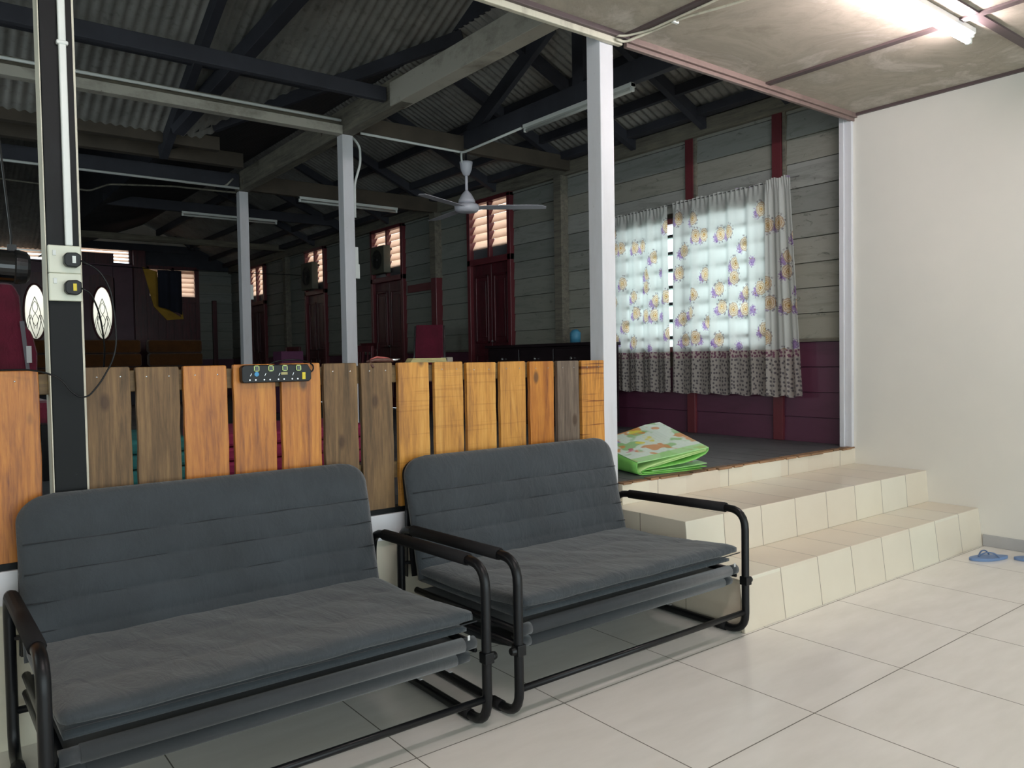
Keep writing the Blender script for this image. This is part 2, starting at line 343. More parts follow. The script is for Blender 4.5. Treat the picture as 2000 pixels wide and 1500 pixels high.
def surf(bm, fn, nu, nv, uvf=None, close=False):
    V = [[bm.verts.new(fn(i/nu, j/nv)) for j in range(nv+1)] for i in range(nu+1)]
    lay = bm.loops.layers.uv.verify() if uvf else None
    for i in range(nu):
        for j in range(nv):
            f = bm.faces.new((V[i][j], V[i+1][j], V[i+1][j+1], V[i][j+1]))
            if lay:
                for l, (a, b) in zip(f.loops, ((i, j), (i+1, j), (i+1, j+1), (i, j+1))): l[lay].uv = uvf(a/nu, b/nv)
    return V
def pillow(bm, centre, half, nrm, nu, nv, puff, outline):
    """closed cushion: centre(u,v) mid surface, half thickness, puff(u,v) extra"""
    F = [[None]*(nv+1) for _ in range(nu+1)]; B = [[None]*(nv+1) for _ in range(nu+1)]
    for i in range(nu+1):
        for j in range(nv+1):
            u, v = i/nu, j/nv; uu, vv = outline(u, v); c = Vector(centre(uu, vv)); N = Vector(nrm(uu, vv))
            e = min(1, 1-(abs(2*u-1))**14) * min(1, 1-(abs(2*v-1))**10); t = half*(.35+.65*max(0, e)**.5)
            F[i][j] = bm.verts.new(c+N*(t+puff(u, v))); B[i][j] = bm.verts.new(c-N*t)
    for i in range(nu):
        for j in range(nv):
            bm.faces.new((F[i][j], F[i+1][j], F[i+1][j+1], F[i][j+1])); bm.faces.new((B[i][j], B[i][j+1], B[i+1][j+1], B[i+1][j]))
    for i in range(nu):
        bm.faces.new((F[i][0], B[i][0], B[i+1][0], F[i+1][0])); bm.faces.new((F[i][nv], F[i+1][nv], B[i+1][nv], B[i][nv]))
    for j in range(nv):
        bm.faces.new((F[0][j], F[0][j+1], B[0][j+1], B[0][j])); bm.faces.new((F[nu][j], B[nu][j], B[nu][j+1], F[nu][j+1]))

def obj(name, bm, mat, parent=None, bevel=0, smooth=False, loc=None):
    bmesh.ops.recalc_face_normals(bm, faces=bm.faces[:]) if not getattr(obj, 'keep', False) else None
    org = None
    if parent is not None:
        inv = parent['_m'] if False else PM[parent.name].inverted(); bm.transform(inv)
    else:
        xs = [v.co for v in bm.verts]; mn = Vector((min(c.x for c in xs), min(c.y for c in xs), min(c.z for c in xs))); mx = Vector((max(c.x for c in xs), max(c.y for c in xs), max(c.z for c in xs)))
        org = Vector(((mn.x+mx.x)/2, (mn.y+mx.y)/2, mn.z)); bm.transform(Matrix.Translation(-org))
    me = bpy.data.meshes.new(name); bm.to_mesh(me); bm.free()
    if mat: me.materials.append(M[mat] if isinstance(mat, str) else mat)
    if smooth:
        for p in me.polygons: p.use_smooth = True
    o = bpy.data.objects.new(name, me); COL.objects.link(o)
    if parent is not None: o.parent = parent; PM[o.name] = PM[parent.name].copy()
    else: o.location = org; PM[o.name] = Matrix.Translation(org)
    if bevel:
        b = o.modifiers.new('bevel', 'BEVEL'); b.width = bevel; b.segments = 2; b.limit_method = 'ANGLE'; b.angle_limit = .6
    return o
PM = {}
def tag(o, label=None, cat=None, group=None, kind=None):
    for k_, v_ in (('label', label), ('category', cat), ('group', group), ('kind', kind)):
        if v_: o[k_] = v_
    return o
def thing(name, loc, label, cat, group=None, kind=None):
    o = bpy.data.objects.new(name, None); o.empty_display_size = .1; COL.objects.link(o); o.location = loc
    PM[o.name] = Matrix.Translation(Vector(loc)); return tag(o, label, cat, group, kind)
def struct(name, bm, mat, label=None, **kw):
    o = obj(name, bm, mat, **kw); o['kind'] = 'structure'
    if label: o['label'] = label
    return o
def dup(root, loc, label, group=None):
    r = root.copy(); COL.objects.link(r); r.location = loc; r['label'] = label; PM[r.name] = Matrix.Translation(Vector(loc))
    if group: r['group'] = group
    for ch in list(root.children):
        c = ch.copy(); COL.objects.link(c); c.parent = r
        for g2 in ch.children:
            d = g2.copy(); COL.objects.link(d); d.parent = c
    return r

XW, HZ, PY, CZ = 5.296, .549, 2.93, 2.885      # right wall, hall floor, opening plane, ceiling
XH, YB = 5.40, 16.55                          # hall door wall face, far wall face

# ================= LOWER ROOM SHELL =================
b = nb(); box(b, -2.6, XW+.1, -4.0, 3.0, -.12, 0); struct('floor', b, 'floor', 'glossy cream tiled floor of the lower room')
b = nb(); box(b, XW, XW+.12, -4.0, 2.915, 0, 2.95); struct('wall_right', b, 'white_wall', 'plain cream painted wall beside the steps')
b = nb(); box(b, -2.7, -2.58, -4.0, 2.93, 0, 2.95); struct('wall_left', b, 'white_wall')
b = nb(); box(b, -2.6, 2.95, 2.93, 3.03, 0, .47); struct('wall_plinth', b, 'cream_tile', 'low cream tiled wall below the picket fence')
b = nb(); box(b, -2.6, 2.86, 2.895, 3.0, .47, .578); tag(obj('plinth_beam', b, 'white_post', bevel=.004), 'pale bluish white beam running under the picket fence', 'beam')
b = nb(); box(b, XW-.012, XW, -4.0, 2.068, 0, .072); struct('baseboard_right', b, 'baseboard', bevel=.002)
b = nb(); box(b, -2.6, XW, -4.0, 2.90, CZ, CZ+.03); struct('ceiling', b, 'ceil', 'stained pale ceiling boards of the lower room')
# ceiling battens
k_ = 1
for x in (4.245, 3.01, 1.775, .54, -.695, -1.93):
    b = nb(); box(b, x-.024, x+.024, -4.0, 2.895, CZ-.012, CZ+.004); struct('trim_%d' % k_, b, 'batten'); k_ += 1
for y in (1.70, .465, -.77, -2.0, -3.24):
    b = nb(); box(b, -2.6, XW, y-.024, y+.024, CZ-.011, CZ+.004); struct('trim_%d' % k_, b, 'batten'); k_ += 1
b = nb(); box(b, XW-.022, XW, -4.0, 2.9, CZ-.018, CZ+.004); struct('trim_%d' % k_, b, 'batten'); k_ += 1
b = nb(); box(b, 3.03, XW+.02, 2.885, 2.905, CZ-.03, CZ+.03); box(b, 3.03, XW+.02, 2.905, 2.93, CZ-.05, CZ+.03); struct('trim_%d' % k_, b, 'pink_trim', bevel=.003); k_ += 1
b = nb(); box(b, -2.6, 3.02, 2.872, 2.895, CZ-.026, CZ+.03); struct('trim_%d' % k_, b, 'batten', bevel=.003); k_ += 1
b = nb(); box(b, -2.6, 2.99, 2.895, 2.925, CZ-.055, CZ+.03); struct('trim_%d' % k_, b, 'cream_trim', bevel=.004); k_ += 1
# corner post where the cream wall meets the hall wall
b = nb(); box(b, 5.27, 5.36, 2.915, 2.965, HZ, 2.95); box(b, 5.255, 5.30, 2.965, 3.0, HZ, 2.9); struct('trim_%d' % k_, b, 'white_post', 'pale corner board at the end of the cream wall', bevel=.003); k_ += 1

# steps
st = thing('tiled_steps', (4.07, 2.07, 0), 'beige tiled steps climbing from the floor to the dark hall floor', 'steps')
def stepm(x0, yb, yt, z0, z1, yend):
    b = nb(); prism(b, [(x0, yb, z0), (x0, yt, z1), (x0, yend, z1), (x0, yend, z0)], (XW-x0, 0, 0)); return b
obj('step', stepm(2.855, 2.070, 2.098, 0, .232, 2.93), 'step', st, bevel=.003)
obj('step', stepm(2.878, 2.400, 2.415, .232, .436, 2.93), 'step', st, bevel=.003)
b = nb(); box(b, 2.96, XW, 2.905, 2.95, .436, HZ-.006); obj('riser', b, 'riser', st, bevel=.002)
# chipped edging of the hall floor
b = nb(); x = 2.965
rnd = random.Random(3)
while x < XW-.02:
    w = rnd.uniform(.03, .16); d = rnd.uniform(-.006, .010)
    box(b, x, min(x+w, XW), 2.903-d, 2.955, HZ-.008, HZ+rnd.uniform(.001, .006)); x += w+rnd.uniform(0, .03)
struct('trim_%d' % k_, b, m_wood('chipped_edge_board', '4a3a2c', '8c6a4c', 'b48a66', .7, axis='x'), 'chipped brown edging along the hall floor'); k_ += 1

# ================= HALL SHELL =================
b = nb()
rnd = random.Random(5); x = -2.0
while x < XH: box(b, x+.0015, x+.148, 2.935, YB, HZ-.05, HZ-rnd.uniform(0, .0015)); x += .15
box(b, -2.0, XH, 2.96, YB, HZ-.12, HZ-.05)
struct('floor', b, 'fl_hall', 'dark grey board floor of the raised hall')

# right hall wall: lap boards with openings
WIN = (3.64, 5.34, 1.25, 2.43)      # y0,y1,z0,z1
DOORS = [(6.93, 7.78), (9.32, 10.25), (11.83, 12.64), (14.52, 15.38)]
DZ1, TZ0, TZ1 = 2.32, 2.40, 3.05
def lap(bm, y0, y1, z0, z1, pitch, openings, x=XH, t=.022, axis='y', lean=.012):
    z = z0
    while z < z1-.01:
        zt = min(z+pitch, z1); segs = [(y0, y1)]
        for (a, c, p, q) in openings:
            if p < zt-.02 and q > z+.02:
                ns = []
                for s, e in segs:
                    if c <= s or a >= e: ns.append((s, e)); continue
                    if a > s: ns.append((s, a))
                    if c < e: ns.append((c, e))
                segs = ns
        for s, e in segs:
            if axis == 'y': prism(bm, [(x-lean, s, z), (x, s, zt-.004), (x+t, s, zt), (x+t, s, z)], (0, e-s, 0))
            else: prism(bm, [(s, x-lean, z), (s, x, zt-.004), (s, x+t, zt), (s, x+t, z)], (e-s, 0, 0))
        z = zt
ops = [WIN] + [(a, c, HZ-.1, 3.09) for a, c in DOORS]
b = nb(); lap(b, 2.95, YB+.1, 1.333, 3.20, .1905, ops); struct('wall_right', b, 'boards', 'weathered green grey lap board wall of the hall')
b = nb(); lap(b, 2.95, YB+.1, HZ, 1.308, .19, ops, lean=.008)
struct('wall_right', b, 'maroon', 'maroon painted lower boards of the hall wall')
b = nb(); box(b, XH-.02, XH+.02, 2.95, WIN[0], 1.308, 1.333); 
for (a, c) in [(WIN[1], DOORS[0][0]), (DOORS[0][1], DOORS[1][0]), (DOORS[1][1], DOORS[2][0]), (DOORS[2][1], DOORS[3][0]), (DOORS[3][1], YB)]: box(b, XH-.02, XH+.02, a, c, 1.308, 1.333)
struct('trim_%d' % k_, b, 'greybeam', 'thin grey rail between maroon and green grey boards'); k_ += 1
b = nb(); box(b, XH-.06, XH+.03, 2.95, YB, 3.07, 3.20); struct('trim_%d' % k_, b, 'greybeam', 'grey wall plate along the top of the hall wall', bevel=.004); k_ += 1
# added outer skin, blocks light leaking through the board wall
b = nb()
for (s, e) in [(2.93, WIN[0]), (WIN[1], DOORS[0][0]), (DOORS[0][1], DOORS[1][0]), (DOORS[1][1], DOORS[2][0]), (DOORS[2][1], DOORS[3][0]), (DOORS[3][1], YB+.2)]:
    box(b, XH+.024, XH+.05, s, e, HZ-.2, 3.4)
box(b, XH+.024, XH+.05, WIN[0], WIN[1], HZ-.2, WIN[2]); box(b, XH+.024, XH+.05, WIN[0], WIN[1], WIN[3], 3.4)
for a, c in DOORS: box(b, XH+.024, XH+.05, a, c, 3.09, 3.4)
struct('wall_outer', b, 'browntimber')
# studs on that wall
def stud(y, z0, z1, mat, w=.085, d=.07, x=XH):
    b = nb(); box(b, x-d, x-.0, y-w/2, y+w/2, z0, z1); return obj('wall_stud', b, mat, bevel=.004)
tag(stud(4.43, 2.44, 3.08, 'maroon_post', d=.035), 'red brown upright stud above the middle of the curtained window', 'stud')
tag(stud(3.575, 2.44, 3.08, 'maroon_post', d=.035), 'red brown upright stud above the right end of the curtained window', 'stud')
tag(stud(4.43, HZ, 1.24, 'maroon_post', d=.035), 'maroon stud under the curtains, behind the folded play mat', 'stud')
tag(stud(3.575, HZ, 1.24, 'maroon_post', d=.035), 'maroon stud under the curtains, nearest the cream wall', 'stud')
for y, l in ((4.375, 'thin grey batten beside the middle stud above the curtained window'), (3.515, 'thin grey batten beside the right stud above the curtained window')):
    b = nb(); box(b, XH-.03, XH, y-.012, y+.012, 2.44, 3.08); tag(obj('wall_batten', b, 'greybeam', bevel=.002), l, 'batten')
for y, l in ((6.08, 'grey green wall post left of the white corner post, beside the nearest red door'), (8.48, 'wall post with red lower half between the two nearest red doors'), (13.42, 'grey wall post right of the small far red door'), (10.9, 'grey wall post half hidden behind the white middle post')):
    b = nb(); box(b, XH-.10, XH, y-.06, y+.06, HZ, 3.07); o = obj('wall_post', b, 'maroon_post' if y == 8.48 else 'greybeam', bevel=.006); tag(o, l, 'post')
    if y == 8.48:
        b = nb(); box(b, XH-.105, XH-.002, y-.064, y+.064, 2.25, 3.07); obj('upper_half', b, 'greybeam', o)['label'] = 'grey unpainted upper half'
b = nb(); box(b, XH-.03, XH, 8.54, 9.25, 2.12, 2.22); tag(obj('wall_rail', b, 'maroon_post', bevel=.003), 'short maroon cross rail between the wall post and the second red door', 'rail')

# window behind the curtains
wn = thing('window_1', (XH, 4.49, WIN[2]), 'louvred window hidden behind the floral curtains', None); wn['kind'] = 'structure'
b = nb(); y0, y1, z0, z1 = WIN
box(b, XH-.02, XH+.06, y0, y0+.05, z0, z1); box(b, XH-.02, XH+.06, y1-.05, y1, z0, z1); box(b, XH-.02, XH+.06, y0, y1, z0, z0+.05); box(b, XH-.02, XH+.06, y0, y1, z1-.05, z1)
box(b, XH-.01, XH+.05, 4.46, 4.51, z0, z1)
obj('window_frame', b, 'maroon_post', wn, bevel=.003)
b = nb(); z = z0+.13
while z < z1-.08:
    box(b, XH-.026, XH-.004, y0+.05, y1-.05, z-.013, z+.013); z += .149
obj('window_grille', b, 'black_metal', wn)
b = nb(); z = z0+.13
while z < z1-.02:
    for (a, c) in ((y0+.055, 4.455), (4.515, y1-.055)):
        bar(b, (XH+.03, a, z+.0), (XH+.03, c, z), .006, .11, (math.sin(1.15), 0, math.cos(1.15)))
    z += .149
obj('louvre_pane', b, m_transl('clear_louvre_glass', 'e8f4f0', .85), wn)

# doors of the hall wall
def hall_door(n, y0, y1, label):
    d = thing('door_%d' % n, (XH, (y0+y1)/2, HZ), label, None); d['kind'] = 'structure'
    x0 = XH-.03; fw = .06
    b = nb(); box(b, x0-.03, XH+.05, y0, y0+fw, HZ, 3.07); box(b, x0-.03, XH+.05, y1-fw, y1, HZ, 3.07)
    box(b, x0-.03, XH+.05, y0, y1, DZ1, DZ1+.07); box(b, x0-.03, XH+.05, y0, y1, 3.03, 3.08)
    ym = (y0+y1)/2; box(b, x0-.02, XH+.03, ym-.02, ym+.02, DZ1+.07, 3.03)
    obj('door_frame', b, 'maroon_post', d, bevel=.004)
    for s, (a, c) in enumerate(((y0+fw, ym-.003), (ym+.003, y1-fw))):
        b = nb(); box(b, XH-.012, XH+.02, a, c, HZ+.01, DZ1)
        w = c-a
        for (p, q) in ((HZ+.12, 1.28), (1.40, DZ1-.12)):
            box(b, XH-.026, XH-.010, a+.05, c-.05, p, p+.03); box(b, XH-.026, XH-.010, a+.05, c-.05, q-.03, q)
            box(b, XH-.026, XH-.010, a+.05, a+.075, p, q); box(b, XH-.026, XH-.010, c-.075, c-.05, p, q)
            box(b, XH-.022, XH-.010, a+.10, c-.10, p+.07, q-.07)
        obj('door_leaf', b, 'maroon_door', d, bevel=.004)
    b = nb(); lathe(b, [(.006, 0), (.012, .01), (.014, .03), (.008, .04)], 12, Matrix.Translation((XH-.026, ym-.05, 1.42)) @ Matrix.Rotation(-PI/2, 4, 'Y')); obj('door_knob', b, 'chrome', d)
    b = nb(); box(b, XH, XH+.008, y0+fw, y1-fw, DZ1+.07, 2.52); obj('lower_pane', b, 'greypane', d)
    for (a, c) in ((y0+fw+.004, ym-.022), (ym+.022, y1-fw-.004)):
        b = nb(); z = 2.56
        while z < 3.03:
            bar(b, (XH+.01, a, z), (XH+.01, c, z), .005, .115, (.5, 0, 1)); z += .092
        obj('louvre_blades', b, 'blade_glass', d)
hall_door(1, *DOORS[0], 'maroon double door nearest the corner post, with peach louvres above')
hall_door(2, *DOORS[1], 'maroon double door second from the front, with a fan box above')
hall_door(3, *DOORS[2], 'maroon double door third from the front, behind the middle post')
hall_door(4, *DOORS[3], 'farthest maroon double door on the side wall')
def fan_box(y, z, s, label):
    t = thing('exhaust_fan', (XH-.1, y, z), label, 'exhaust fan', 'exhaust fans over the side doors')
    b = nb(); box(b, XH-.17, XH-.06, y-s/2, y+s/2, z, z+s); obj('housing', b, 'fanbox', t, bevel=.01)
    b = nb(); lathe(b, [(s*.34, 0), (s*.36, .01), (s*.30, .014), (s*.29, .004)], 24, Matrix.Translation((XH-.171, y, z+s/2)) @ Matrix.Rotation(-PI/2, 4, 'Y')); obj('grille_ring', b, 'fangrill', t)
    b = nb()
    for a in range(3):
        an = a*2*PI/3+.5; c = Vector((XH-.18, y, z+s/2)); dv = Vector((0, math.cos(an), math.sin(an))); bar(b, c+dv*.01, c+dv*s*.27, .05, .004, (1, 0, .5))
    lathe(b, [(.03, 0), (.025, .02)], 14, Matrix.Translation((XH-.175, y, z+s/2)) @ Matrix.Rotation(-PI/2, 4, 'Y')); obj('impeller', b, 'fangrill', t)
    b = nb(); box(b, XH-.06, XH-.02, y-s/2+.03, y+s/2-.03, z+.02, z+.05); obj('bracket', b, 'black_metal', t)
    b = nb(); box(b, XH-.06, XH-.02, y-s/2+.03, y+s/2-.03, z+s-.06, z+s-.03); obj('bracket', b, 'black_metal', t)
fan_box(9.83, 2.43, .38, 'square olive exhaust fan box over the second red door')
fan_box(12.28, 2.40, .44, 'dark square exhaust fan box over the third red door')

# far wall
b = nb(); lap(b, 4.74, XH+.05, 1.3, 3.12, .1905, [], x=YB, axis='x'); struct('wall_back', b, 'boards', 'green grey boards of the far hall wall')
b = nb(); box(b, 4.74, XH+.05, YB-.005, YB+.03, HZ, 1.3); struct('wall_back', b, 'maroon')
b = nb(); box(b, -2.0, XH+.05, YB-.05, YB+.06, 3.42, 3.56); box(b, 3.6, XH+.05, YB-.02, YB+.05, 3.12, 3.42); struct('wall_back', b, 'darkbeam')
b = nb(); box(b, -2.0, .9, YB, YB+.05, HZ, 3.5); box(b, 1.0, 3.45, YB+.01, YB+.05, 2.90, 3.16); box(b, 1.6, 3.3, YB+.022, YB+.05, 2.74, 2.92); box(b, 3.16, 3.75, YB-.02, YB+.05, HZ, 3.17); box(b, .9, 1.66, YB-.01, YB+.05, HZ, 3.17); box(b, 2.06, 2.74, YB-.02, YB+.05, HZ, 2.95); struct('wall_back', b, 'maroon')
b = nb(); box(b, 3.50, 3.72, YB-.14, YB-.02, HZ, 3.42); tag(obj('wall_post', b, 'maroon_door', bevel=.005), 'wide maroon post left of the hanging navy cloth on the far wall', 'post')
b = nb(); box(b, 4.98, 5.06, YB-.1, YB-.02, HZ, 2.5); tag(obj('wall_post', b, 'maroon_door', bevel=.005), 'narrow dark red upright near the far right corner of the hall', 'post')
# louvre band over the oval doors
t = thing('window_2', (2.3, YB, 3.17), 'peach lit louvre band above the oval glazed doors', None); t['kind'] = 'structure'
b = nb()
for z in (3.22, 3.285, 3.35, 3.405):
    for (a, c) in ((1.0, 2.1), (2.16, 3.46)): bar(b, (a, YB+.02, z), (c, YB+.02, z), .005, .052, (0, .9, 1))
obj('louvre_blades', b, 'blade_glass', t)
b = nb()
for x in (.98, 2.13, 3.48): box(b, x-.03, x+.03, YB-.02, YB+.05, 3.15, 3.43)
box(b, 2.35, 3.18, YB-.01, YB, 3.14, 3.345); obj('window_frame', b, 'maroon_door', t)
# doors with oval glass
def oval_door(n, cx, w, label):
    d = thing('door_%d' % n, (cx, YB, HZ), label, None); d['kind'] = 'structure'
    b = nb(); zc, rz, rx = 2.20, .505, .178; N = 40
    ring = [(cx+rx*math.cos(2*PI*k/N), zc+rz*math.sin(2*PI*k/N)) for k in range(N)]
    rect = []
    for k in range(N):
        a = 2*PI*k/N; c_, s_ = math.cos(a), math.sin(a)
        hx, h0, h1 = w/2, zc-(HZ+.01), 2.93-zc; tt = min(hx/abs(c_) if abs(c_) > 1e-6 else 9e9, (h1/s_ if s_ > 1e-6 else (h0/-s_ if s_ < -1e-6 else 9e9)))
        rect.append((cx+tt*c_, zc+tt*s_))
    for yy in (YB-.02, YB+.02):
        I = [b.verts.new((x, yy, z)) for x, z in ring]; O = [b.verts.new((x, yy, z)) for x, z in rect]
        for k in range(N): b.faces.new((I[k], I[(k+1) % N], O[(k+1) % N], O[k]))
    obj('door_leaf', b, 'maroon_door', d)
    b = nb(); tube(b, [(x, YB-.03, z) for x, z in ring], .018, 8, closed=True); obj('oval_frame', b, 'maroon_post', d, smooth=True)
    b = nb(); prism(b, [(x, YB, z) for x, z in ring], (0, .006, 0)); obj('oval_glass', b, 'oval_glass', d)
    b = nb()
    pts = lambda f: [(cx+f(t_)[0]*rx, YB-.008, zc+f(t_)[1]*rz) for t_ in [i/16 for i in range(17)]]
    for s in (-1, 1):
        tube(b, pts(lambda q: (s*.5*math.sin(q*PI), -.95+1.5*q)), .006, 6); tube(b, pts(lambda q: (s*.25*math.sin(q*PI*2), -.5+.9*q)), .005, 6)
        tube(b, pts(lambda q: (s*(.1+.7*q), -.6+.5*math.sin(q*3))), .005, 6); tube(b, pts(lambda q: (s*(.75-.4*q), -.7+.6*q)), .005, 6)
    obj('leaded_pattern', b, 'greybeam', d)
oval_door(5, 1.86, .44, 'maroon door with bright oval glass at the far left')
oval_door(6, 2.96, .44, 'maroon door with bright oval glass right of the black post')
b = nb(); box(b, 1.6, 3.3, YB+.35, YB+.6, 0, 1.95); 
tag(obj('garden_bank', b, plain('pale_foliage', 'a8a860', .9, .5, 9)), 'pale green planting seen through the oval glass at far left', 'plants')
# far door with louvre panes
d = thing('door_7', (4.25, YB, HZ), 'maroon plank door with peach louvre panes above on the far wall', None); d['kind'] = 'structure'
b = nb(); box(b, 3.76, 4.72, YB, YB+.03, HZ, 2.47)
for i in range(6): box(b, 3.80+i*.15, 3.80+i*.15+.135, YB-.012, YB, HZ+.02, 2.42)
obj('door_leaf', b, 'maroon_door', d, bevel=.003)
b = nb(); box(b, 3.74, 3.80, YB-.03, YB+.05, HZ, 3.13); box(b, 4.66, 4.74, YB-.03, YB+.05, HZ, 3.13); box(b, 3.76, 4.7, YB-.03, YB+.05, 3.1, 3.16); box(b, 4.22, 4.27, YB-.03, YB+.05, 2.5, 3.13); box(b, 3.8, 4.68, YB-.02, YB+.05, 2.45, 2.56); obj('door_frame', b, 'maroon_door', d)
b = nb(); z = 2.60
while z < 3.12:
    for (a, c) in ((3.80, 4.22), (4.27, 4.66)): bar(b, (a, YB+.015, z), (c, YB+.015, z), .005, .12, (0, .5, 1))
    z += .095
obj('louvre_blades', b, 'blade_glass', d)

# left hall wall, openings added out of frame to light the hall
b = nb(); box(b, -2.08, -2.0, 2.93, YB+.1, HZ, 1.3); box(b, -2.08, -2.0, 2.93, YB+.1, 2.5, 5.6)
for a, c in ((2.93, 3.1), (5.2, 7.2), (8.4, YB+.1)): box(b, -2.08, -2.0, a, c, 1.3, 2.5)
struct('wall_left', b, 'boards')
# unseen upper wall added to keep light out of the roof space
b = nb(); box(b, -2.1, XH+.1, 2.935, 2.955, 2.90, 5.5); struct('wall_front', b, 'darkbeam')

# ---------------- roof ----------------
def z1(y): return 3.25+.45*(7.2-y)
def z2(x): return 3.25+.42*(x-2.05)
def z3(x): return 3.20+.45*(5.45-x)
RX = 3.74
def ribbed(along, s0, s1, lo, hi, zf, pitch=.0762, amp=.0095, n=6):
    """corrugated sheet: ribs repeat along 'along'; lo/hi give the run of each rib line"""
    bm = nb(); N = int((s1-s0)/pitch*n); prev = None
    for i in range(N+1):
        s = s0+(s1-s0)*i/N; h = amp*math.cos(2*PI*(s-s0)/pitch); a, c = lo(s), hi(s)
        if c-a < .01: prev = None; continue
        if along == 'x': A = bm.verts.new((s, a, zf(s, a)+h)); B = bm.verts.new((s, c, zf(s, c)+h))
        else: A = bm.verts.new((a, s, zf(a, s)+h)); B = bm.verts.new((c, s, zf(c, s)+h))
        if prev: bm.faces.new((prev[0], A, B, prev[1]))
        prev = (A, B)
    return bm
b = ribbed('x', -2.1, 3.80, lambda x: 2.93, lambda x: 7.32 if x < 2.05 else 7.32-.933*(x-2.05), lambda x, y: z1(y)); 
struct('ceiling', b, 'roof', 'corrugated zinc roof slope over the left of the hall', smooth=True)
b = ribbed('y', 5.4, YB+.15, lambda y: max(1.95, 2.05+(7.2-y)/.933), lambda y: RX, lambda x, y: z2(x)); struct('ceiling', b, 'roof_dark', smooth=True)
b = ribbed('y', 2.93, YB+.15, lambda y: RX-.02, lambda y: 5.62, lambda x, y: z3(x)); struct('ceiling', b, 'roof', 'corrugated zinc roof slope falling towards the hall doors', smooth=True)
b = ribbed('x', -2.1, 2.1, lambda x: 12.1, lambda x: YB+.15, lambda x, y: 5.0-.37*(y-12.1), n=4); struct('ceiling', b, 'roof', smooth=True)
b = nb(); box(b, -2.1, 2.1, 7.75, 12.1, 4.98, 5.02); box(b, -2.1, 2.1, 7.70, 7.78, 3.30, 5.0); box(b, -2.1, 2.1, 7.18, 7.74, 3.33, 3.37); box(b, 2.05, 2.10, 7.3, YB+.1, 3.27, 5.05)
box(b, RX-.02, RX, 2.93, 5.75, 3.97, 5.2)
struct('ceiling', b, 'darkbeam', 'added dark boarding keeping light out of the roof gaps')  # boards added to stop sky light leaking between the roof slopes
b = nb(); prism(b, [(2.1, YB+.1, 3.5), (5.55, YB+.1, 3.5), (5.55, YB+.1, 3.18), (RX, YB+.1, 4.05), (2.1, YB+.1, 3.3)][0:1] + [(5.55, YB+.1, 3.5), (RX, YB+.1, 4.05), (2.1, YB+.1, 4.05)], (0, .03, 0)); box(b, 3.6, 5.55, YB+.1, YB+.13, 3.0, 3.55)
struct('wall_back', b, 'gableboard', 'pale gable boards high on the far wall')

def beam(p0, p1, w, h, mat, label, up=(0, 0, 1), name='roof_beam', cat='beam', bev=.004):
    b = nb(); bar(b, p0, p1, w, h, up); return tag(obj(name, b, mat, bevel=bev), label, cat)
beam((2.905, 2.94, 3.155), (2.905, 5.10, 3.155), .12, .17, 'whitebeam', 'chalky white beam from the front corner post towards the middle post')
beam((2.905, 4.95, 3.17), (2.905, 8.55, 3.145), .10, .20, 'greybeam', 'grey beam resting on the two white posts inside the hall')
b = nb(); box(b, -2.0, 2.855, 5.90, 5.98, 3.06, 3.13); o = obj('roof_beam', b, 'whitebeam', bevel=.003); tag(o, 'long chalky white tie beam left of the middle white post', 'beam')
b = nb(); box(b, -2.0, 2.855, 5.955, 6.0, 3.13, 3.20); obj('upper_strip', b, 'greybeam_x', o)
b = nb(); tube(b, [(-2.0, 5.90, 3.165), (2.84, 5.90, 3.165)], .012, 8); tag(obj('conduit', b, 'plastic_white', smooth=True), 'thin pale conduit along the white tie beam on the left', 'conduit')
beam((-2.0, 5.17, 3.17), (2.845, 5.17, 3.17), .05, .10, 'darkbeam', 'dark joist nailed into the white beam near the roof sheets')
beam((2.96, 5.96, 3.17), (XH-.04, 5.96, 3.17), .07, .14, 'browntimber', 'brown tie beam behind the ceiling fan, from middle post to side wall')
beam((2.96, 8.45, 3.15), (XH-.04, 8.45, 3.15), .07, .17, 'browntimber', 'brown tie beam carrying the double tube light, from far post to side wall')
beam((-2.0, 8.42, 3.15), (2.85, 8.42, 3.15), .07, .14, 'darkbeam', 'dark tie beam left of the far white post')
beam((-2.0, 7.30, 3.20), (2.3, 7.30, 3.20), .09, .12, 'browntimber', 'brown eaves beam under the lower ends of the left roof sheets')
beam((-2.0, 7.85, 3.22), (2.7, 7.85, 3.22), .09, .14, 'browntimber', 'brown valley beam just behind the eaves beam on the left')
beam((2.0, 10.95, 3.3), (XH-.04, 10.95, 3.3), .07, .13, 'darkbeam', 'dark tie beam carrying the far double tube light')
beam((2.0, 13.45, 3.22), (XH-.04, 13.45, 3.22), .06, .10, 'greybeam_x', 'thin grey tie beam near the far end of the hall')
# longitudinal truss under the right hand roof
beam((4.085, 2.96, 3.20), (4.085, 5.93, 3.20), .06, .15, 'darkbeam', 'dark bottom chord of the roof truss, carrying the single tube light', name='truss_chord')
beam((4.085, 4.40, 3.27), (4.085, 4.40, 3.84), .12, .06, 'darkbeam', 'dark upright king post of the truss beside the front corner post', name='truss_post', up=(1, 0, 0))
beam((4.085, 5.86, 3.25), (4.085, 4.72, 3.83), .05, .13, 'darkbeam', 'dark sloping truss brace rising from above the ceiling fan', name='truss_brace')
beam((5.27, 2.96, z3(5.27)-.05), (5.27, YB, z3(5.27)-.05), .10, .07, 'darkbeam', 'dark eaves purlin just above the side wall plate', name='purlin')
beam((3.98, 2.96, 3.80), (3.98, YB, 3.80), .05, .12, 'darkbeam', 'dark ridge purlin at the top of the right hand roof', name='purlin')
beam((4.55, 2.96, z3(4.55)-.06), (4.55, YB, z3(4.55)-.06), .05, .08, 'darkbeam', 'dark upper purlin under the right hand roof sheets', name='purlin')
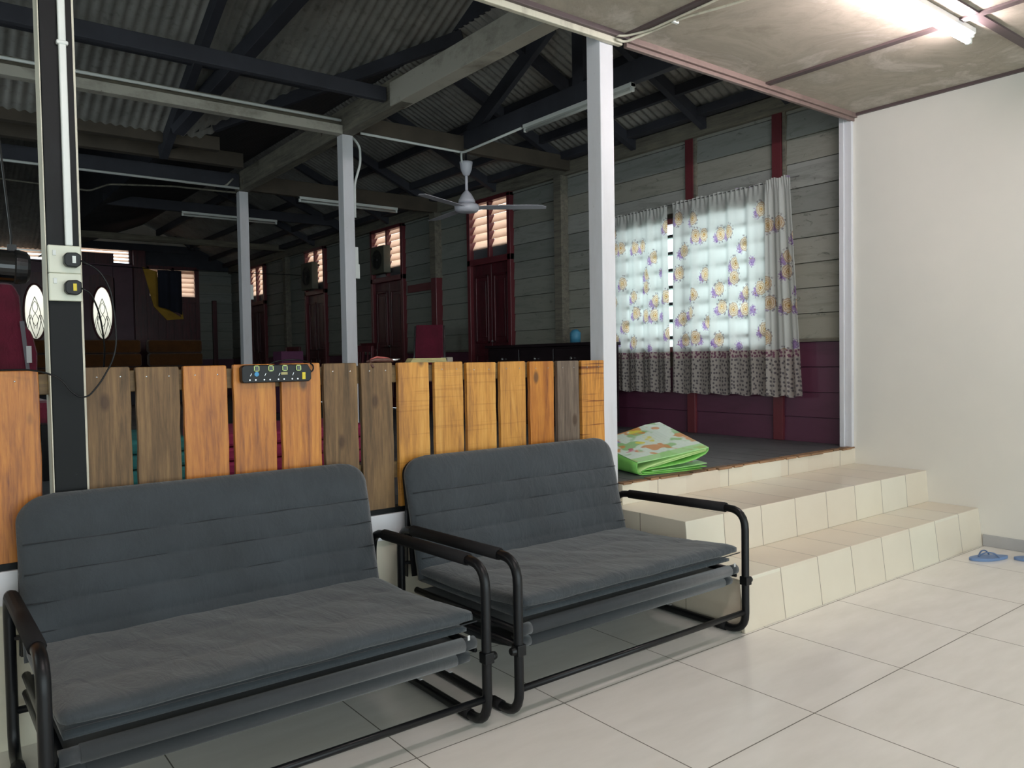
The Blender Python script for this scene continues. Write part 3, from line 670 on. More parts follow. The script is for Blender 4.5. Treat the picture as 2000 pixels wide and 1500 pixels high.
beam((4.97, 2.96, z3(4.97)-.07), (4.97, YB, z3(4.97)-.07), .05, .08, 'darkbeam', 'dark lower purlin under the right hand roof sheets', name='purlin')
for i, y in enumerate((3.45, 4.25, 5.05, 5.96, 7.2, 8.45, 9.7, 10.95, 12.2)):
    b = nb(); bar(b, (3.78, y, z3(3.78)-.09), (5.42, y, z3(5.42)-.09), .06, .09)
    o = obj('rafter', b, 'darkbeam'); words = ('nearest the cream ceiling', 'second back from the cream ceiling', 'third back from the cream ceiling', 'directly above the ceiling fan tie beam', 'first beyond the ceiling fan', 'above the double tube light', 'first beyond the double tube light', 'above the far double tube light', 'farthest visible')
    tag(o, 'dark rafter under the right hand roof, ' + words[i], 'rafter', 'rafters of the right hand roof')
beam((1.85, 7.42, z1(7.42)-.07), (1.85, 3.0, z1(3.0)-.07), .07, .12, 'darkbeam', 'dark straight rafter under the left roof sheets', name='rafter', cat='rafter')
beam((1.86, 7.0, z1(7.0)-.14), (2.42, 5.2, z1(5.2)-.14), .10, .12, 'darkbeam', 'thick dark slanting rafter crossing the left roof sheets', name='rafter', cat='rafter')
beam((-2.0, 6.35, z1(6.35)-.07), (2.9, 6.35, z1(6.35)-.07), .05, .07, 'darkbeam', 'dark purlin under the left roof sheets', name='purlin')
beam((4.6, YB-.2, 3.5), (4.0, YB-.2, 4.0), .06, .08, 'darkbeam', 'dark sloping strut in front of the pale far gable', name='truss_brace')
beam((4.62, YB-.2, 3.5), (5.2, YB-.2, 3.9), .06, .08, 'darkbeam', 'dark strut rising right in front of the pale far gable', name='truss_brace')
beam((2.2, 7.1, 3.30), (3.74, 5.45, 3.90), .05, .10, 'darkbeam', 'dark valley rafter where the two roofs meet', name='rafter', cat='rafter')

# ---------------- posts ----------------
def post(x0, x1, y0, y1, z0, z1_, mat, label):
    b = nb(); box(b, x0, x1, y0, y1, z0, z1_); return tag(obj('post', b, mat, bevel=.004), label, 'post')
pA = post(2.858, 2.954, 2.93, 3.03, HZ, 3.07, 'white_post', 'bright white square post at the corner between fence and steps')
pB = post(2.858, 2.953, 5.92, 6.02, HZ, 3.07, 'white_post', 'white square post in the middle of the hall')
pC = post(2.858, 2.953, 8.42, 8.52, HZ, 3.075, 'white_post', 'white square post farther back, left of the middle one')
bp = post(.362, .460, 2.895, 2.985, .58, CZ, 'black_post', 'black painted post standing in the picket fence')
b = nb(); box(b, .3595, .3625, 2.894, 2.986, .58, CZ); obj('side_face', b, 'cream_trim', bp)['label'] = 'cream painted left side'
b = nb(); box(b, .4555, .4615, 2.8935, 2.93, .58, CZ); obj('edge_strip', b, 'cream_trim', bp)['label'] = 'thin cream painted right edge'
b = nb(); box(b, 2.952, 2.985, 5.93, 5.96, 2.015, 2.16); box(b, 2.952, 2.995, 5.93, 5.965, 1.90, 2.02); tag(obj('switch_box', b, 'plastic_white', bevel=.003), 'pair of white switch boxes on the side of the middle post', 'switch')
b = nb(); box(b, 2.9525, 2.985, 8.425, 8.47, 1.90, 2.06); tag(obj('switch_box', b, 'plastic_white', bevel=.003), 'white switch box on the side of the far white post', 'switch')
b = nb(); box(b, .414, .436, 2.878, 2.895, 1.605, CZ)
box(b, .408, .442, 2.875, 2.895, 2.245, 2.258); tag(obj('conduit', b, 'plastic_white', bevel=.004), 'white square cable trunking down the black post', 'conduit')

# sockets and plugs on the black post
def socket(z0, label):
    t = thing('wall_socket', (.405, 2.895, z0), label, 'socket', 'sockets on the black post')
    b = nb(); box(b, .364, .456, 2.873, 2.895, z0, z0+.0885); obj('plate', b, 'socket_white', t, bevel=.003)
    b = nb(); box(b, .376, .386, 2.869, 2.874, z0+.055, z0+.072); obj('switch', b, 'plastic_white', t, bevel=.001)
socket(1.515, 'upper cream socket plate on the black post'); socket(1.426, 'lower cream socket plate on the black post')
def plug(z, lab, lm, cord):
    t = thing('power_plug', (.43, 2.863, z), lab, 'plug')
    b = nb(); prism(b, [(.404, 2.871, z-.012), (.412, 2.871, z-.022), (.440, 2.871, z-.024), (.452, 2.871, z-.014), (.452, 2.871, z+.016), (.440, 2.871, z+.024), (.412, 2.871, z+.022), (.404, 2.871, z+.012)], (0, -.028, 0)); obj('body', b, 'plastic_black', t, bevel=.003)
    b = nb(); box(b, .427, .437, 2.8415, 2.8435, z-.011, z+.012); obj('label_patch', b, lm, t)
    b = nb(); tube(b, rounded_path(cord, .05, 6), .0028, 8); obj('cord', b, 'plastic_black', t, smooth=True)
plug(1.556, 'upper black three pin plug in the socket', 'plastic_white', [(.45, 2.835, 1.553), (.50, 2.84, 1.53), (.535, 2.845, 1.47), (.548, 2.85, 1.36), (.548, 2.85, 1.28), (.535, 2.85, 1.23), (.495, 2.84, 1.16), (.46, 2.84, 1.118), (.435, 2.845, 1.115), (.41, 2.84, 1.135), (.385, 2.84, 1.175), (.35, 2.85, 1.195), (.30, 2.87, 1.208), (.20, 2.90, 1.207), (.0, 2.93, 1.213)])
plug(1.468, 'lower black three pin plug with a yellow label', 'yellow_label', [(.45, 2.835, 1.465), (.475, 2.84, 1.452), (.50, 2.86, 1.40), (.517, 2.90, 1.34), (.528, 2.93, 1.27), (.532, 2.985, 1.21), (.54, 3.0, 1.0)])

# black glossy cylinder hanging at the left edge
t = thing('hanging_cylinder', (.18, 2.70, 1.45), 'glossy black cylinder hanging at the left edge beside the black post', 'canister')
m = Matrix.Translation((.265, 2.70, 1.508)) @ Matrix.Rotation(-PI/2, 4, 'Y') @ Matrix.Rotation(.05, 4, 'Y')
b = nb(); lathe(b, [(.040, 0), (.047, .01), (.047, .30), (.040, .31)], 28, m); obj('body', b, 'gloss_black', t, smooth=False)
b = nb(); lathe(b, [(.036, -.028), (.046, -.02), (.050, .0), (.050, .008), (.047, .012)], 28, m); obj('end_cap', b, 'plastic_black', t)
b = nb(); tube(b, [(.25, 2.70, 1.55), (.25, 2.70, 1.60), (.22, 2.70, 2.0), (.10, 2.70, CZ)], .003, 8); box(b, .24, .262, 2.69, 2.71, 1.55, 1.572); obj('hanger', b, 'plastic_black', t)

# ---------------- picket fence ----------------
fx = [(.06, .333), (.461, .604), (.614, .760), (.772, .930), (.945, 1.108), (1.128, 1.291), (1.302, 1.452), (1.465, 1.613), (1.632, 1.789), (1.815, 1.969), (1.983, 2.149), (2.169, 2.325), (2.347, 2.501), (2.521, 2.668), (2.682, 2.843)]
ft = [1.201, 1.208, 1.206, 1.207, 1.209, 1.210, 1.207, 1.206, 1.205, 1.205, 1.200, 1.201, 1.199, 1.199, 1.199]
fm = ['pl_orange', 'pl_brown', 'pl_brown', 'pl_orange', 'pl_orange', 'pl_orange', 'pl_brown', 'pl_brown', 'pl_yellow', 'pl_yellow', 'pl_yellow', 'pl_yellow', 'pl_orange', 'pl_grey', 'pl_saw']
fe = thing('picket_fence', (1.45, 2.93, .58), 'low picket fence of orange and brown planks between the black and white posts', 'fence')
rnd = random.Random(11)
lx = fx[0][0]
px = [(-2.5+i*.17, -2.5+i*.17+.152) for i in range(15)]
for i, ((a, c), z, mm) in enumerate(list(zip(fx, ft, fm)) + [(p, 1.20+rnd.uniform(-.004, .006), rnd.choice(['pl_orange', 'pl_brown', 'pl_yellow'])) for p in px if p[1] < .05]):
    b = nb(); y1_ = 2.932; t_ = .022; n = 9; tl = rnd.uniform(-.003, .003)
    L = []; R = []
    for k in range(n+1):
        zz = .585+(z-.585)*k/n; L.append((a+.002+rnd.uniform(-.0015, .0015)+tl*k/n, y1_, zz)); R.append((c-.003+rnd.uniform(-.0015, .0015)+tl*k/n, y1_, zz))
    prism(b, L+[(L[-1][0]+.004, y1_, z+.003)]+[(R[-1][0]-.004, y1_, z+.003)]+R[::-1], (0, -t_, 0)); o = obj('plank', b, mm, fe, bevel=.0025)
    if i < 15 and rnd.random() < .8:
        for s in (.25, .75):
            b = nb(); xx = a+(c-a)*s; lathe(b, [(.0025, 0), (.0028, .0012), (.001, .002)], 8, Matrix.Translation((xx, y1_-t_, z-.03)) @ Matrix.Rotation(PI/2, 4, 'X')); obj('nail_head', b, 'chrome', o)
b = nb(); box(b, -2.5, .36, 2.934, 2.962, 1.125, 1.192); box(b, .462, 2.856, 2.934, 2.962, 1.125, 1.198); obj('rail', b, 'rail', fe, bevel=.003)
b = nb(); box(b, -2.5, .36, 2.934, 2.962, .72, .79); box(b, .462, 2.856, 2.934, 2.962, .72, .79); obj('rail', b, 'rail', fe, bevel=.003)
b = nb(); box(b, -2.5, 2.856, 2.905, 2.965, .579, .600); obj('base_strip', b, 'black_post', fe)

# power strip on the fence
ps = thing('power_strip', (1.10, 2.90, 1.14), 'black four gang power strip with glowing green switch frames on the fence', 'power strip')
b = nb(); prism(b, [(.968, 2.908, 1.150), (.974, 2.908, 1.143), (1.225, 2.908, 1.143), (1.236, 2.908, 1.152), (1.236, 2.908, 1.185), (1.222, 2.908, 1.209), (.980, 2.908, 1.209), (.968, 2.908, 1.200)], (0, -.032, 0)); obj('body', b, 'plastic_black', ps, bevel=.003)
for i in range(4):
    cx = 1.022+.054*i; z = 1.196; yy = 2.8755
    b = nb()
    for (x0, x1, za, zb) in ((-.010, -.007, -.011, .011), (.007, .010, -.011, .011), (-.010, .010, .008, .011), (-.010, .010, -.011, -.008)): box(b, cx+x0, cx+x1, yy-.002, yy, z+za, z+zb)
    o = obj('switch_frame', b, 'neon', ps)
    b = nb(); box(b, cx-.006, cx+.006, yy-.004, yy, z-.008, z+.008); obj('rocker', b, 'gloss_black', o, bevel=.001)
    b = nb()
    for sx in (-.022, .0): lathe(b, [(.0028, 0), (.0028, .001)], 10, Matrix.Translation((cx+sx-.004, yy, 1.154)) @ Matrix.Rotation(PI/2, 4, 'X'))
    bar(b, (cx-.024, yy, 1.168), (cx-.019, yy, 1.178), .0015, .0015); obj('screw', b, 'chrome', ps)
b = nb(); box(b, 1.198, 1.211, 2.8740, 2.8755, 1.152, 1.178); obj('sticker', b, 'yellow_label', ps)['label'] = 'yellow rectangular sticker'
b = nb(); lathe(b, [(.0085, 0), (.0085, .001)], 18, Matrix.Translation((1.022, 2.8755, 1.175)) @ Matrix.Rotation(PI/2, 4, 'X')); obj('sticker', b, 'blue_label', ps)['label'] = 'blue round sticker'
b = nb(); box(b, 1.115, 1.14, 2.8740, 2.8755, 1.171, 1.180); obj('sticker', b, 'paper', ps)['label'] = 'small printed sticker'
b = nb(); tube(b, rounded_path([(1.235, 2.89, 1.175), (1.25, 2.89, 1.185), (1.255, 2.90, 1.205), (1.235, 2.93, 1.222), (1.19, 2.955, 1.228), (1.13, 2.975, 1.222), (1.09, 2.985, 1.20), (1.07, 2.99, 1.0)], .03), .003, 8); obj('cord', b, 'plastic_black', ps, smooth=True)

# things lying on the fence top
t = thing('folded_pruner', (1.58, 2.935, 1.207), 'brown folding tool with faded red grip lying on the fence top', 'tool')
b = nb(); tube(b, rounded_path([(1.520, 2.905, 1.190), (1.508, 2.915, 1.207), (1.515, 2.93, 1.219), (1.56, 2.93, 1.222)], .012), [.005]*14, 8); tube(b, [(1.50, 2.93, 1.214), (1.54, 2.93, 1.222), (1.60, 2.935, 1.220), (1.63, 2.94, 1.218)], [.004, .009, .010, .006], 10); obj('handle', b, 'leather', t, smooth=True)
b = nb(); tube(b, [(1.515, 2.925, 1.224), (1.545, 2.925, 1.233), (1.575, 2.93, 1.230), (1.61, 2.935, 1.226)], [.002, .004, .0045, .003], 8); obj('grip', b, 'redrub', t, smooth=True)
b = nb(); tube(b, [(1.62, 2.938, 1.220), (1.645, 2.94, 1.220), (1.662, 2.94, 1.224)], [.006, .0055, .003], 8); obj('tip', b, 'chrome', t, smooth=True)
t = thing('folded_paper', (1.81, 2.935, 1.205), 'yellowed folded paper bundle lying flat on the fence top', 'paper')
for i in range(4):
    b = nb(); z = 1.2065+.005*i; box(b, 1.70+.004*i, 1.885-.002*i, 2.915, 2.965, z, z+.0042); obj('sheet', b, 'paper', t, bevel=.001)
b = nb(); box(b, 1.884, 1.915, 2.912, 2.968, 1.206, 1.228); obj('end_band', b, 'paper_end', t, bevel=.003)

# ---------------- sofa beds ----------------
def make_sofa(ox, oy, label):
    """ox,oy = left front corner; width 1.25 to the right"""
    t = thing('sofa_bed', (ox, oy, 0), label, 'sofa', 'charcoal sofa beds')
    R_ = .0165; W = 1.245
    for s in (0, 1):
        x = ox+s*W
        loop = [(x, oy-.02, .018), (x, oy-.02, .548), (x, oy+.765, .528), (x, oy+.765, .018)]
        b = nb(); tube(b, rounded_path(loop, .085, 6, closed=True), R_, 12, closed=True); fr = obj('side_frame', b, 'black_metal', t, smooth=True)
        b = nb(); tube(b, [(x, oy+.08, .547), (x, oy+.66, .532)], R_+.005, 12); obj('arm_sleeve', b, 'foam', t, smooth=True)
        b = nb(); tube(b, [(x, oy+.08, .018), (x, oy+.13, .018)], R_+.003, 10); obj('floor_pad', b, 'foam', t, smooth=True)
        b = nb(); tube(b, [(x, oy+.62, .018), (x, oy+.67, .018)], R_+.003, 10); obj('floor_pad', b, 'foam', t, smooth=True)
        q = -1 if s == 0 else 1
        b = nb(); box(b, x-.018, x+.018, oy-.040, oy-.002, .225, .262); lathe(b, [(.013, 0), (.016, .006), (.012, .022)], 12, Matrix.Translation((x+q*.014, oy-.022, .243)) @ Matrix.Rotation(q*PI/2, 4, 'Y'))
        tube(b, [(x-q*.02, oy+.01, .262), (x-q*.03, oy+.05, .262)], .008, 8); obj('hinge', b, 'plastic_black', t, bevel=.003)
        # folding side rails under the seat
        b = nb(); tube(b, [(x-q*.034, oy+.0, .287), (x-q*.034, oy+.70, .275)], .013, 10); tube(b, [(x-q*.034, oy+.04, .235), (x-q*.034, oy+.72, .215)], .012, 10); obj('seat_side_rail', b, 'black_metal', t, smooth=True)
        b = nb(); bar(b, (x-q*.025, oy+.765, .32), (x-q*.03, oy+.765, .60), .02, .004, (1, 0, 0)); bar(b, (x-q*.01, oy+.765, .38), (x-q*.04, oy+.74, .38), .02, .01); obj('back_link', b, 'black_metal', t)
        b = nb(); box(b, x-.006, x+.006, oy+.40, oy+.44, .034, .0365); obj('care_tag', b, 'tag', t)['label'] = 'small white printed tag'
    b = nb(); tube(b, [(ox, oy-.018, .106), (ox+W, oy-.018, .106)], .0115, 12); obj('front_bar', b, 'black_metal', t, smooth=True)
    b = nb(); tube(b, [(ox, oy+.765, .15), (ox+W, oy+.765, .15)], .0115, 12); obj('rear_bar', b, 'black_metal', t, smooth=True)
    x0, x1 = ox+.038, ox+W-.038
    # fabric rollers under the seat
    b = nb(); tube(b, [(x0-.01, oy+.012, .292), (x0+.035, oy+.012, .292)], .021, 14); tube(b, [(x0+.035, oy+.012, .292), (x1-.035, oy+.012, .292)], .0235, 14); tube(b, [(x1-.035, oy+.012, .292), (x1+.01, oy+.012, .292)], .021, 14); obj('seat_roller', b, 'cloth_under', t, smooth=True)
    b = nb(); tube(b, [(x0, oy+.035, .240), (x0+.05, oy+.035, .240)], .018, 14); tube(b, [(x0+.05, oy+.035, .240), (x1-.05, oy+.035, .240)], .021, 14); tube(b, [(x1-.05, oy+.035, .240), (x1, oy+.035, .240)], .018, 14); obj('lower_roller', b, 'cloth_under', t, smooth=True)
    # under sling
    b = nb(); surf(b, lambda u, v: (x0+u*(x1-x0), oy+.05+v*.62, .285-.028*math.sin(PI*v)-.004*math.sin(PI*u)), 12, 8); surf(b, lambda u, v: (x0+u*(x1-x0), oy+.05+v*.62, .280-.030*math.sin(PI*v)-.004*math.sin(PI*u)), 12, 8); obj('sling', b, 'cloth_under', t, smooth=True)
    b = nb(); surf(b, lambda u, v: (x0+u*(x1-x0), oy+.05+v*.60, .222-.035*math.sin(PI*v)), 12, 8); obj('lower_sling', b, 'cloth_under', t, smooth=True)
    # folded mattress layer below the cushion
    rr = random.Random(int(ox*100))
    def wav(u, v, a): return a*(math.sin(u*17+v*3+ox)*math.sin(v*5+u*2)+.6*math.sin(u*31+v*9))
    def sq(u, v): return (u, v)
    def cen2(u, v): return (x0+.004+u*(x1-x0-.008), oy+.032+v*.66, .331-.012*v)
    b = nb(); pillow(b, cen2, .0165, lambda u, v: (0, 0, 1), 40, 12, lambda u, v: 0, sq); obj('mattress_fold', b, 'cloth_grey', t, smooth=True)
    def corner(u, v):
        # round the two front corners a little
        r = .06; k = max(0, 1-v/r) if v < r else 0; sx = .012*k*k; return (.5+(u-.5)*(1-2*sx), v)
    def cen(u, v): return (x0-.006+u*(x1-x0+.012), oy-.010+v*.70, .384-.030*v-.012*math.sin(PI*v)+wav(u, v, .0014))
    b = nb(); pillow(b, cen, .0235, lambda u, v: (0, 0, 1), 60, 30, lambda u, v: .0045*abs(math.sin(v*PI*3.0))**.4+wav(u*1.7, v*2.3, .0016), corner); obj('seat_cushion', b, 'cloth_grey', t, smooth=True)
    b = nb(); tube(b, [(x0-.004+(x1-x0+.008)*i/30, oy-.0185+.0015*math.sin(i*1.3), .369+.0008*math.sin(i*.9)) for i in range(31)], .0022, 6); obj('seat_seam', b, 'seam', t, smooth=True)
    b = nb(); box(b, x1-.03, x1-.022, oy-.014, oy-.0115, .312, .328); obj('tag', b, 'tag', t)['label'] = 'tiny white fabric tag'
    # back cushion
    A = Vector((0, oy+.665, .325)); B = Vector((0, oy+.785, .812)); d = (B-A); L = d.length; N = Vector((0, -d.z, d.y)).normalized()
    def outl(u, v):
        r = .17; hw = .5; cr = .088
        if v > 1-r:
            k = (v-(1-r))/r; sx = cr*(1-math.sqrt(max(0, 1-k*k))); return (.5+(u-.5)*(1-2*sx), v)
        return (u, v)
    def cenb(u, v):
        p = A+d*v; return (x0-.012+u*(x1-x0+.024), p.y, p.z-.0)
    seams = [.0, .16, .335, .515, .695, .985]
    def puff(u, v):
        for a, c in zip(seams, seams[1:]):
            if a <= v <= c: return .014*max(0, math.sin(PI*(v-a)/(c-a)))**.35*min(1, 12*min(u, 1-u)+.1)+wav(u, v*1.5, .0016)
        return 0
    b = nb(); pillow(b, cenb, .024, lambda u, v: N, 56, 72, puff, outl); obj('back_cushion', b, 'cloth_grey', t, smooth=True)
    for v in seams[1:5]:
        b = nb(); c_ = A+d*v+N*.0262; tube(b, [(x0+.0+(x1-x0)*i/40, c_.y, c_.z+.0015*math.sin(i*.7+v*9)) for i in range(41)], .0022, 6); obj('back_seam', b, 'seam', t, smooth=True)
    b = nb(); tube(b, rounded_path([(x0-.004, oy+.715, .33), (x0+.01, oy+.806, .76), (x0+.06, oy+.812, .79), (x1-.06, oy+.812, .79), (x1-.01, oy+.806, .76), (x1+.004, oy+.715, .33)], .06), .012, 10); obj('back_frame', b, 'black_metal', t, smooth=True)
    return t
sofa1 = make_sofa(1.590, 2.072, 'charcoal two seat sofa bed beside the tiled steps')
sofa2 = dup(sofa1, (.222, 2.085, 0), 'charcoal two seat sofa bed in front of the black post', 'charcoal sofa beds')

# ---------------- curtains ----------------
def curtain(yA, yB, yA2, yB2, ztop, zbot, x, folds, seed, label):
    """hangs in the y direction from yA(top)..yB ; bottom yA2..yB2"""
    rr = random.Random(seed); ph = [rr.uniform(0, 6) for _ in range(4)]; wd = abs(yB-yA)*1.55
    def fn(u, v):
        # v: 0 bottom .. 1 top
        y = (yA2+(yB2-yA2)*u)*(1-v)+(yA+(yB-yA)*u)*v
        a = .014*(1-v)**.5+.006
        w = math.sin(folds*2*PI*u+ph[0]+.5*math.sin(3*u+ph[1]))+.45*math.sin(folds*4.3*PI*u+ph[2]+v)
        top = max(0, (v-.94)/.06); w2 = math.sin(folds*9*PI*u+ph[3])
        z = zbot+(ztop-zbot)*v+.006*math.sin(folds*2*PI*u+ph[1])*(1 if v > .99 else 0)+.008*math.sin(2*PI*folds*u+ph[0])*(1-v)**6
        return (x-a*w*(1-top)-.008*top*w2, y+.006*math.cos(folds*2*PI*u+ph[2])*(1-v), z)
    b = nb(); surf(b, fn, 150, 50, lambda u, v: (u*wd+seed*.37, v*(ztop-zbot))); o = obj('curtain', b, 'curtain', smooth=True)
    return tag(o, label, 'curtain', 'floral curtains')
curtain(4.585, 3.60, 4.61, 3.56, 2.555, .893, 5.335, 5, 1, 'wide floral curtain in the middle of the window')
curtain(5.30, 4.655, 5.30, 4.635, 2.54, .893, 5.335, 3.5, 2, 'floral curtain partly hidden behind the white corner post')
curtain(3.63, 3.415, 3.62, 3.315, 2.565, .893, 5.30, 2.2, 3, 'narrow unlit floral curtain panel against the board wall')
b = nb(); tube(b, [(5.335, 3.36, 2.55), (5.335, 5.34, 2.53)], .004, 8); tag(obj('curtain_wire', b, 'chrome'), 'thin wire holding the floral curtains', 'wire')

# ---------------- folded play mat ----------------
t = thing('play_mat', (3.45, 3.0, HZ), 'folded green edged play mat with colourful print on the hall floor edge', 'mat')
O = Vector((3.215, 3.035, HZ)); S = Vector((.5, -.09, 0)).normalized(); D = Vector((.118, .485, 0))
def mp(s, h, d): 
    return O+S*s+D*d+Vector((0, 0, h+.115*d*min(1, h/.12)))
def ribbon(pts, th, mat, nm, smooth=True, uvm=False):
    """pts: polyline (s,h); thickness th downwards normal"""
    b = nb(); n = len(pts); nv = 8
    nr = []
    for i in range(n):
        a = pts[max(i-1, 0)]; c = pts[min(i+1, n-1)]; dx, dy = c[0]-a[0], c[1]-a[1]; l = math.hypot(dx, dy); nr.append((-dy/l, dx/l))
    V1 = [[b.verts.new(mp(p[0], p[1], j/nv)) for j in range(nv+1)] for p in pts]
    V2 = [[b.verts.new(mp(p[0]-q[0]*th, p[1]-q[1]*th, j/nv)) for j in range(nv+1)] for p, q in zip(pts, nr)]
    lay = b.loops.layers.uv.verify(); cum = [0]
    for i in range(1, n): cum.append(cum[-1]+math.dist(pts[i], pts[i-1]))
    for i in range(n-1):
        for j in range(nv):
            for V in (V1, V2):
                f = b.faces.new((V[i][j], V[i+1][j], V[i+1][j+1], V[i][j+1]))
                for l, (p, q) in zip(f.loops, ((i, j), (i+1, j), (i+1, j+1), (i, j+1))): l[lay].uv = (cum[p], q/nv*.5)
        b.faces.new((V1[i][0], V2[i][0], V2[i+1][0], V1[i+1][0])); b.faces.new((V1[i][nv], V1[i+1][nv], V2[i+1][nv], V2[i][nv]))
    for i in (0, n-1):
        for j in range(nv): b.faces.new((V1[i][j], V1[i][j+1], V2[i][j+1], V2[i][j]))
    return obj(nm, b, mat, t, smooth=smooth)
T = .006
ribbon([(.515, .122), (.40, .112), (.25, .094), (.10, .079), (.0, .070)], T, 'playmat', 'top_panel', False)
ribbon([(0, .070), (-.004, .05), (.000, .022), (.012, .010), (.03, .006), (.12, .004), (.3, .004), (.47, .004)], .004, 'matgreen', 'outer_wrap')
ribbon([(.517, .120), (.512, .106), (.49, .088), (.42, .062), (.33, .047), (.20, .036), (.09, .030), (.045, .026), (.033, .020), (.045, .0145), (.2, .013), (.5, .018)], .004, 'matgreen', 'inner_fold')
ribbon([(.500, .113), (.36, .093), (.20, .066), (.08, .042), (.025, .026), (.020, .018), (.03, .013)], .005, 'matedge', 'middle_fold')
ribbon([(.495, .106), (.36, .084), (.20, .057), (.10, .040)], .004, 'matedge', 'middle_fold')
ribbon([(.10, .023), (.3, .026), (.50, .036)], .004, 'playmat', 'lower_panel', False)

# ---------------- slippers ----------------
def slipper(cx, cy, ang, label):
    t = thing('flip_flop', (cx, cy, 0), label, 'slipper', 'blue flip flops by the wall')
    Rz = Matrix.Translation((cx, cy, 0)) @ Matrix.Rotation(ang, 4, 'Z')
    prof = []
    for k in range(40):
        a = 2*PI*k/40; x = .125*math.cos(a); w = (.044+.008*math.cos(a)-.006*math.cos(2*a)); y = w*math.sin(a)+.006*math.sin(math.cos(a)*2); prof.append((x, y))
    b = nb(); prism(b, [Rz @ Vector((x, y, 0)) for x, y in prof], (0, 0, .017)); obj('sole', b, 'slipper', t, bevel=.003)
    b = nb()
    for s in (-1, 1):
        p = [Rz @ Vector(q) for q in ((.065, 0, .017), (.058, s*.004, .030), (.03, s*.022, .048), (-.01, s*.036, .043), (-.035, s*.042, .017))]
        tube(b, rounded_path(p, .03), .0045, 8)
    obj('strap', b, 'strap', t, smooth=True)
slipper(4.965, 1.91, PI*.83, 'blue flip flop nearest the steps, by the skirting board')
slipper(5.14, 1.715, PI*.70, 'blue flip flop cut off at the right picture edge')

# ---------------- lights and fans ----------------
def tube_light(p0, p1, label, lit=False, name='tube_light', twin=False, down=.0):
    p0, p1 = Vector(p0), Vector(p1); d = (p1-p0).normalized(); s = d.cross(Vector((0, 0, 1))).normalized()
    t = thing(name, (p0+p1)/2, label, 'tube light')
    b = nb(); bar(b, p0, p1, .045, .03) if not lit else prism(b, [p0+s*.032+Vector((0, 0, .03)), p0+s*.032+Vector((0, 0, .004)), p0+s*.012+Vector((0, 0, -.012)), p0-s*.012+Vector((0, 0, -.012)), p0-s*.032+Vector((0, 0, .004)), p0-s*.032+Vector((0, 0, .03))], p1-p0)
    obj('batten_body', b, 'plastic_white', t, bevel=.002)
    z = Vector((0, 0, -.034 if not lit else -.033))
    b = nb(); tube(b, [p0+d*.02+z, p1-d*.02+z], .0125, 14); obj('fluorescent_tube', b, 'tube_on' if lit else 'tube_off', t, smooth=True)
    for q, e in ((p0, 1), (p1, -1)):
        b = nb(); bar(b, q, q+d*e*.02, .05, .03); bar(b, q+Vector((0, 0, -.028)), q+d*e*.022+Vector((0, 0, -.028)), .028, .034); obj('lamp_holder', b, 'plastic_white', t, bevel=.003)
tube_light((3.20, 1.80, 2.852), (4.42, 1.80, 2.852), 'lit fluorescent tube light on the cream ceiling', True)
tube_light((.2, .6, 2.852), (1.42, .6, 2.852), 'lit tube light on the cream ceiling behind the viewpoint', True)
tube_light((4.055, 5.04, 3.105), (4.055, 3.83, 3.105), 'unlit single tube light on the dark truss chord')
tube_light((3.51, 8.395, 3.045), (4.75, 8.395, 3.045), 'unlit tube light on the tie beam behind the middle white post')
tube_light((2.93, 10.90, 3.22), (4.22, 10.90, 3.22), 'unlit tube light farthest back, behind the far white post')

def ceiling_fan(c, R, zb, zh, label):
    x, y = c; t = thing('ceiling_fan', (x, y, zb), label, 'ceiling fan')
    mt = Matrix.Translation((x, y, 0))
    b = nb(); lathe(b, [(.055, zb-.03), (.095, zb-.022), (.112, zb), (.113, zb+.028), (.104, zb+.042), (.05, zb+.046)], 36, mt); obj('motor_housing', b, 'fan_white', t, smooth=True)
    b = nb(); lathe(b, [(.078, zb+.060), (.072, zb+.085), (.045, zb+.135), (.018, zb+.165), (.013, zb+.17)], 28, mt); lathe(b, [(.04, zb+.044), (.04, zb+.062)], 20, mt); obj('lower_canopy', b, 'fan_white', t, smooth=True)
    b = nb(); lathe(b, [(.013, zb+.16), (.013, zh-.05)], 14, mt); obj('down_rod', b, 'fan_white', t, smooth=True)
    b = nb(); lathe(b, [(.014, zh-.125), (.030, zh-.115), (.050, zh-.07), (.058, zh-.02), (.060, zh), (.05, zh)], 28, mt); obj('upper_canopy', b, 'fan_white', t, smooth=True)
    b = nb(); tube(b, [(x, y, zh-.02), (x, y, zh+.10)], .01, 8); obj('hook', b, 'black_metal', t)
    a0 = -YAW
    for k in range(3):
        a = a0+k*2*PI/3; d = Vector((math.cos(a), math.sin(a), 0)); s = Vector((-d.y, d.x, 0)); b = nb(); o = Vector((x, y, zb+.012))
        V = []
        for i, (r, w0, w1) in enumerate(((.09, -.045, .045), (.14, -.055, .055), (.30, -.065, .065), (.55, -.060, .066), (R-.05, -.05, .066), (R, .0, .064))):
            tw = -.035; V.append([(o+d*r+s*w0+Vector((0, 0, w0*tw*3))), (o+d*r+s*w1+Vector((0, 0, w1*tw*3)))])
        T1 = [[b.verts.new(p+Vector((0, 0, .003))) for p in q] for q in V]; T2 = [[b.verts.new(p) for p in q] for q in V]
        for i in range(len(V)-1):
            b.faces.new((T1[i][0], T1[i+1][0], T1[i+1][1], T1[i][1])); b.faces.new((T2[i][0], T2[i][1], T2[i+1][1], T2[i+1][0]))
            for e in (0, 1): b.faces.new((T1[i][e], T2[i][e], T2[i+1][e], T1[i+1][e]))
        for i in (0, -1): b.faces.new((T1[i][0], T1[i][1], T2[i][1], T2[i][0]))
        bl = obj('blade', b, 'fan_white', t)
    return t
ceiling_fan((4.06, 5.90), .72, 2.575, 3.00, 'white three blade ceiling fan hanging under the truss')
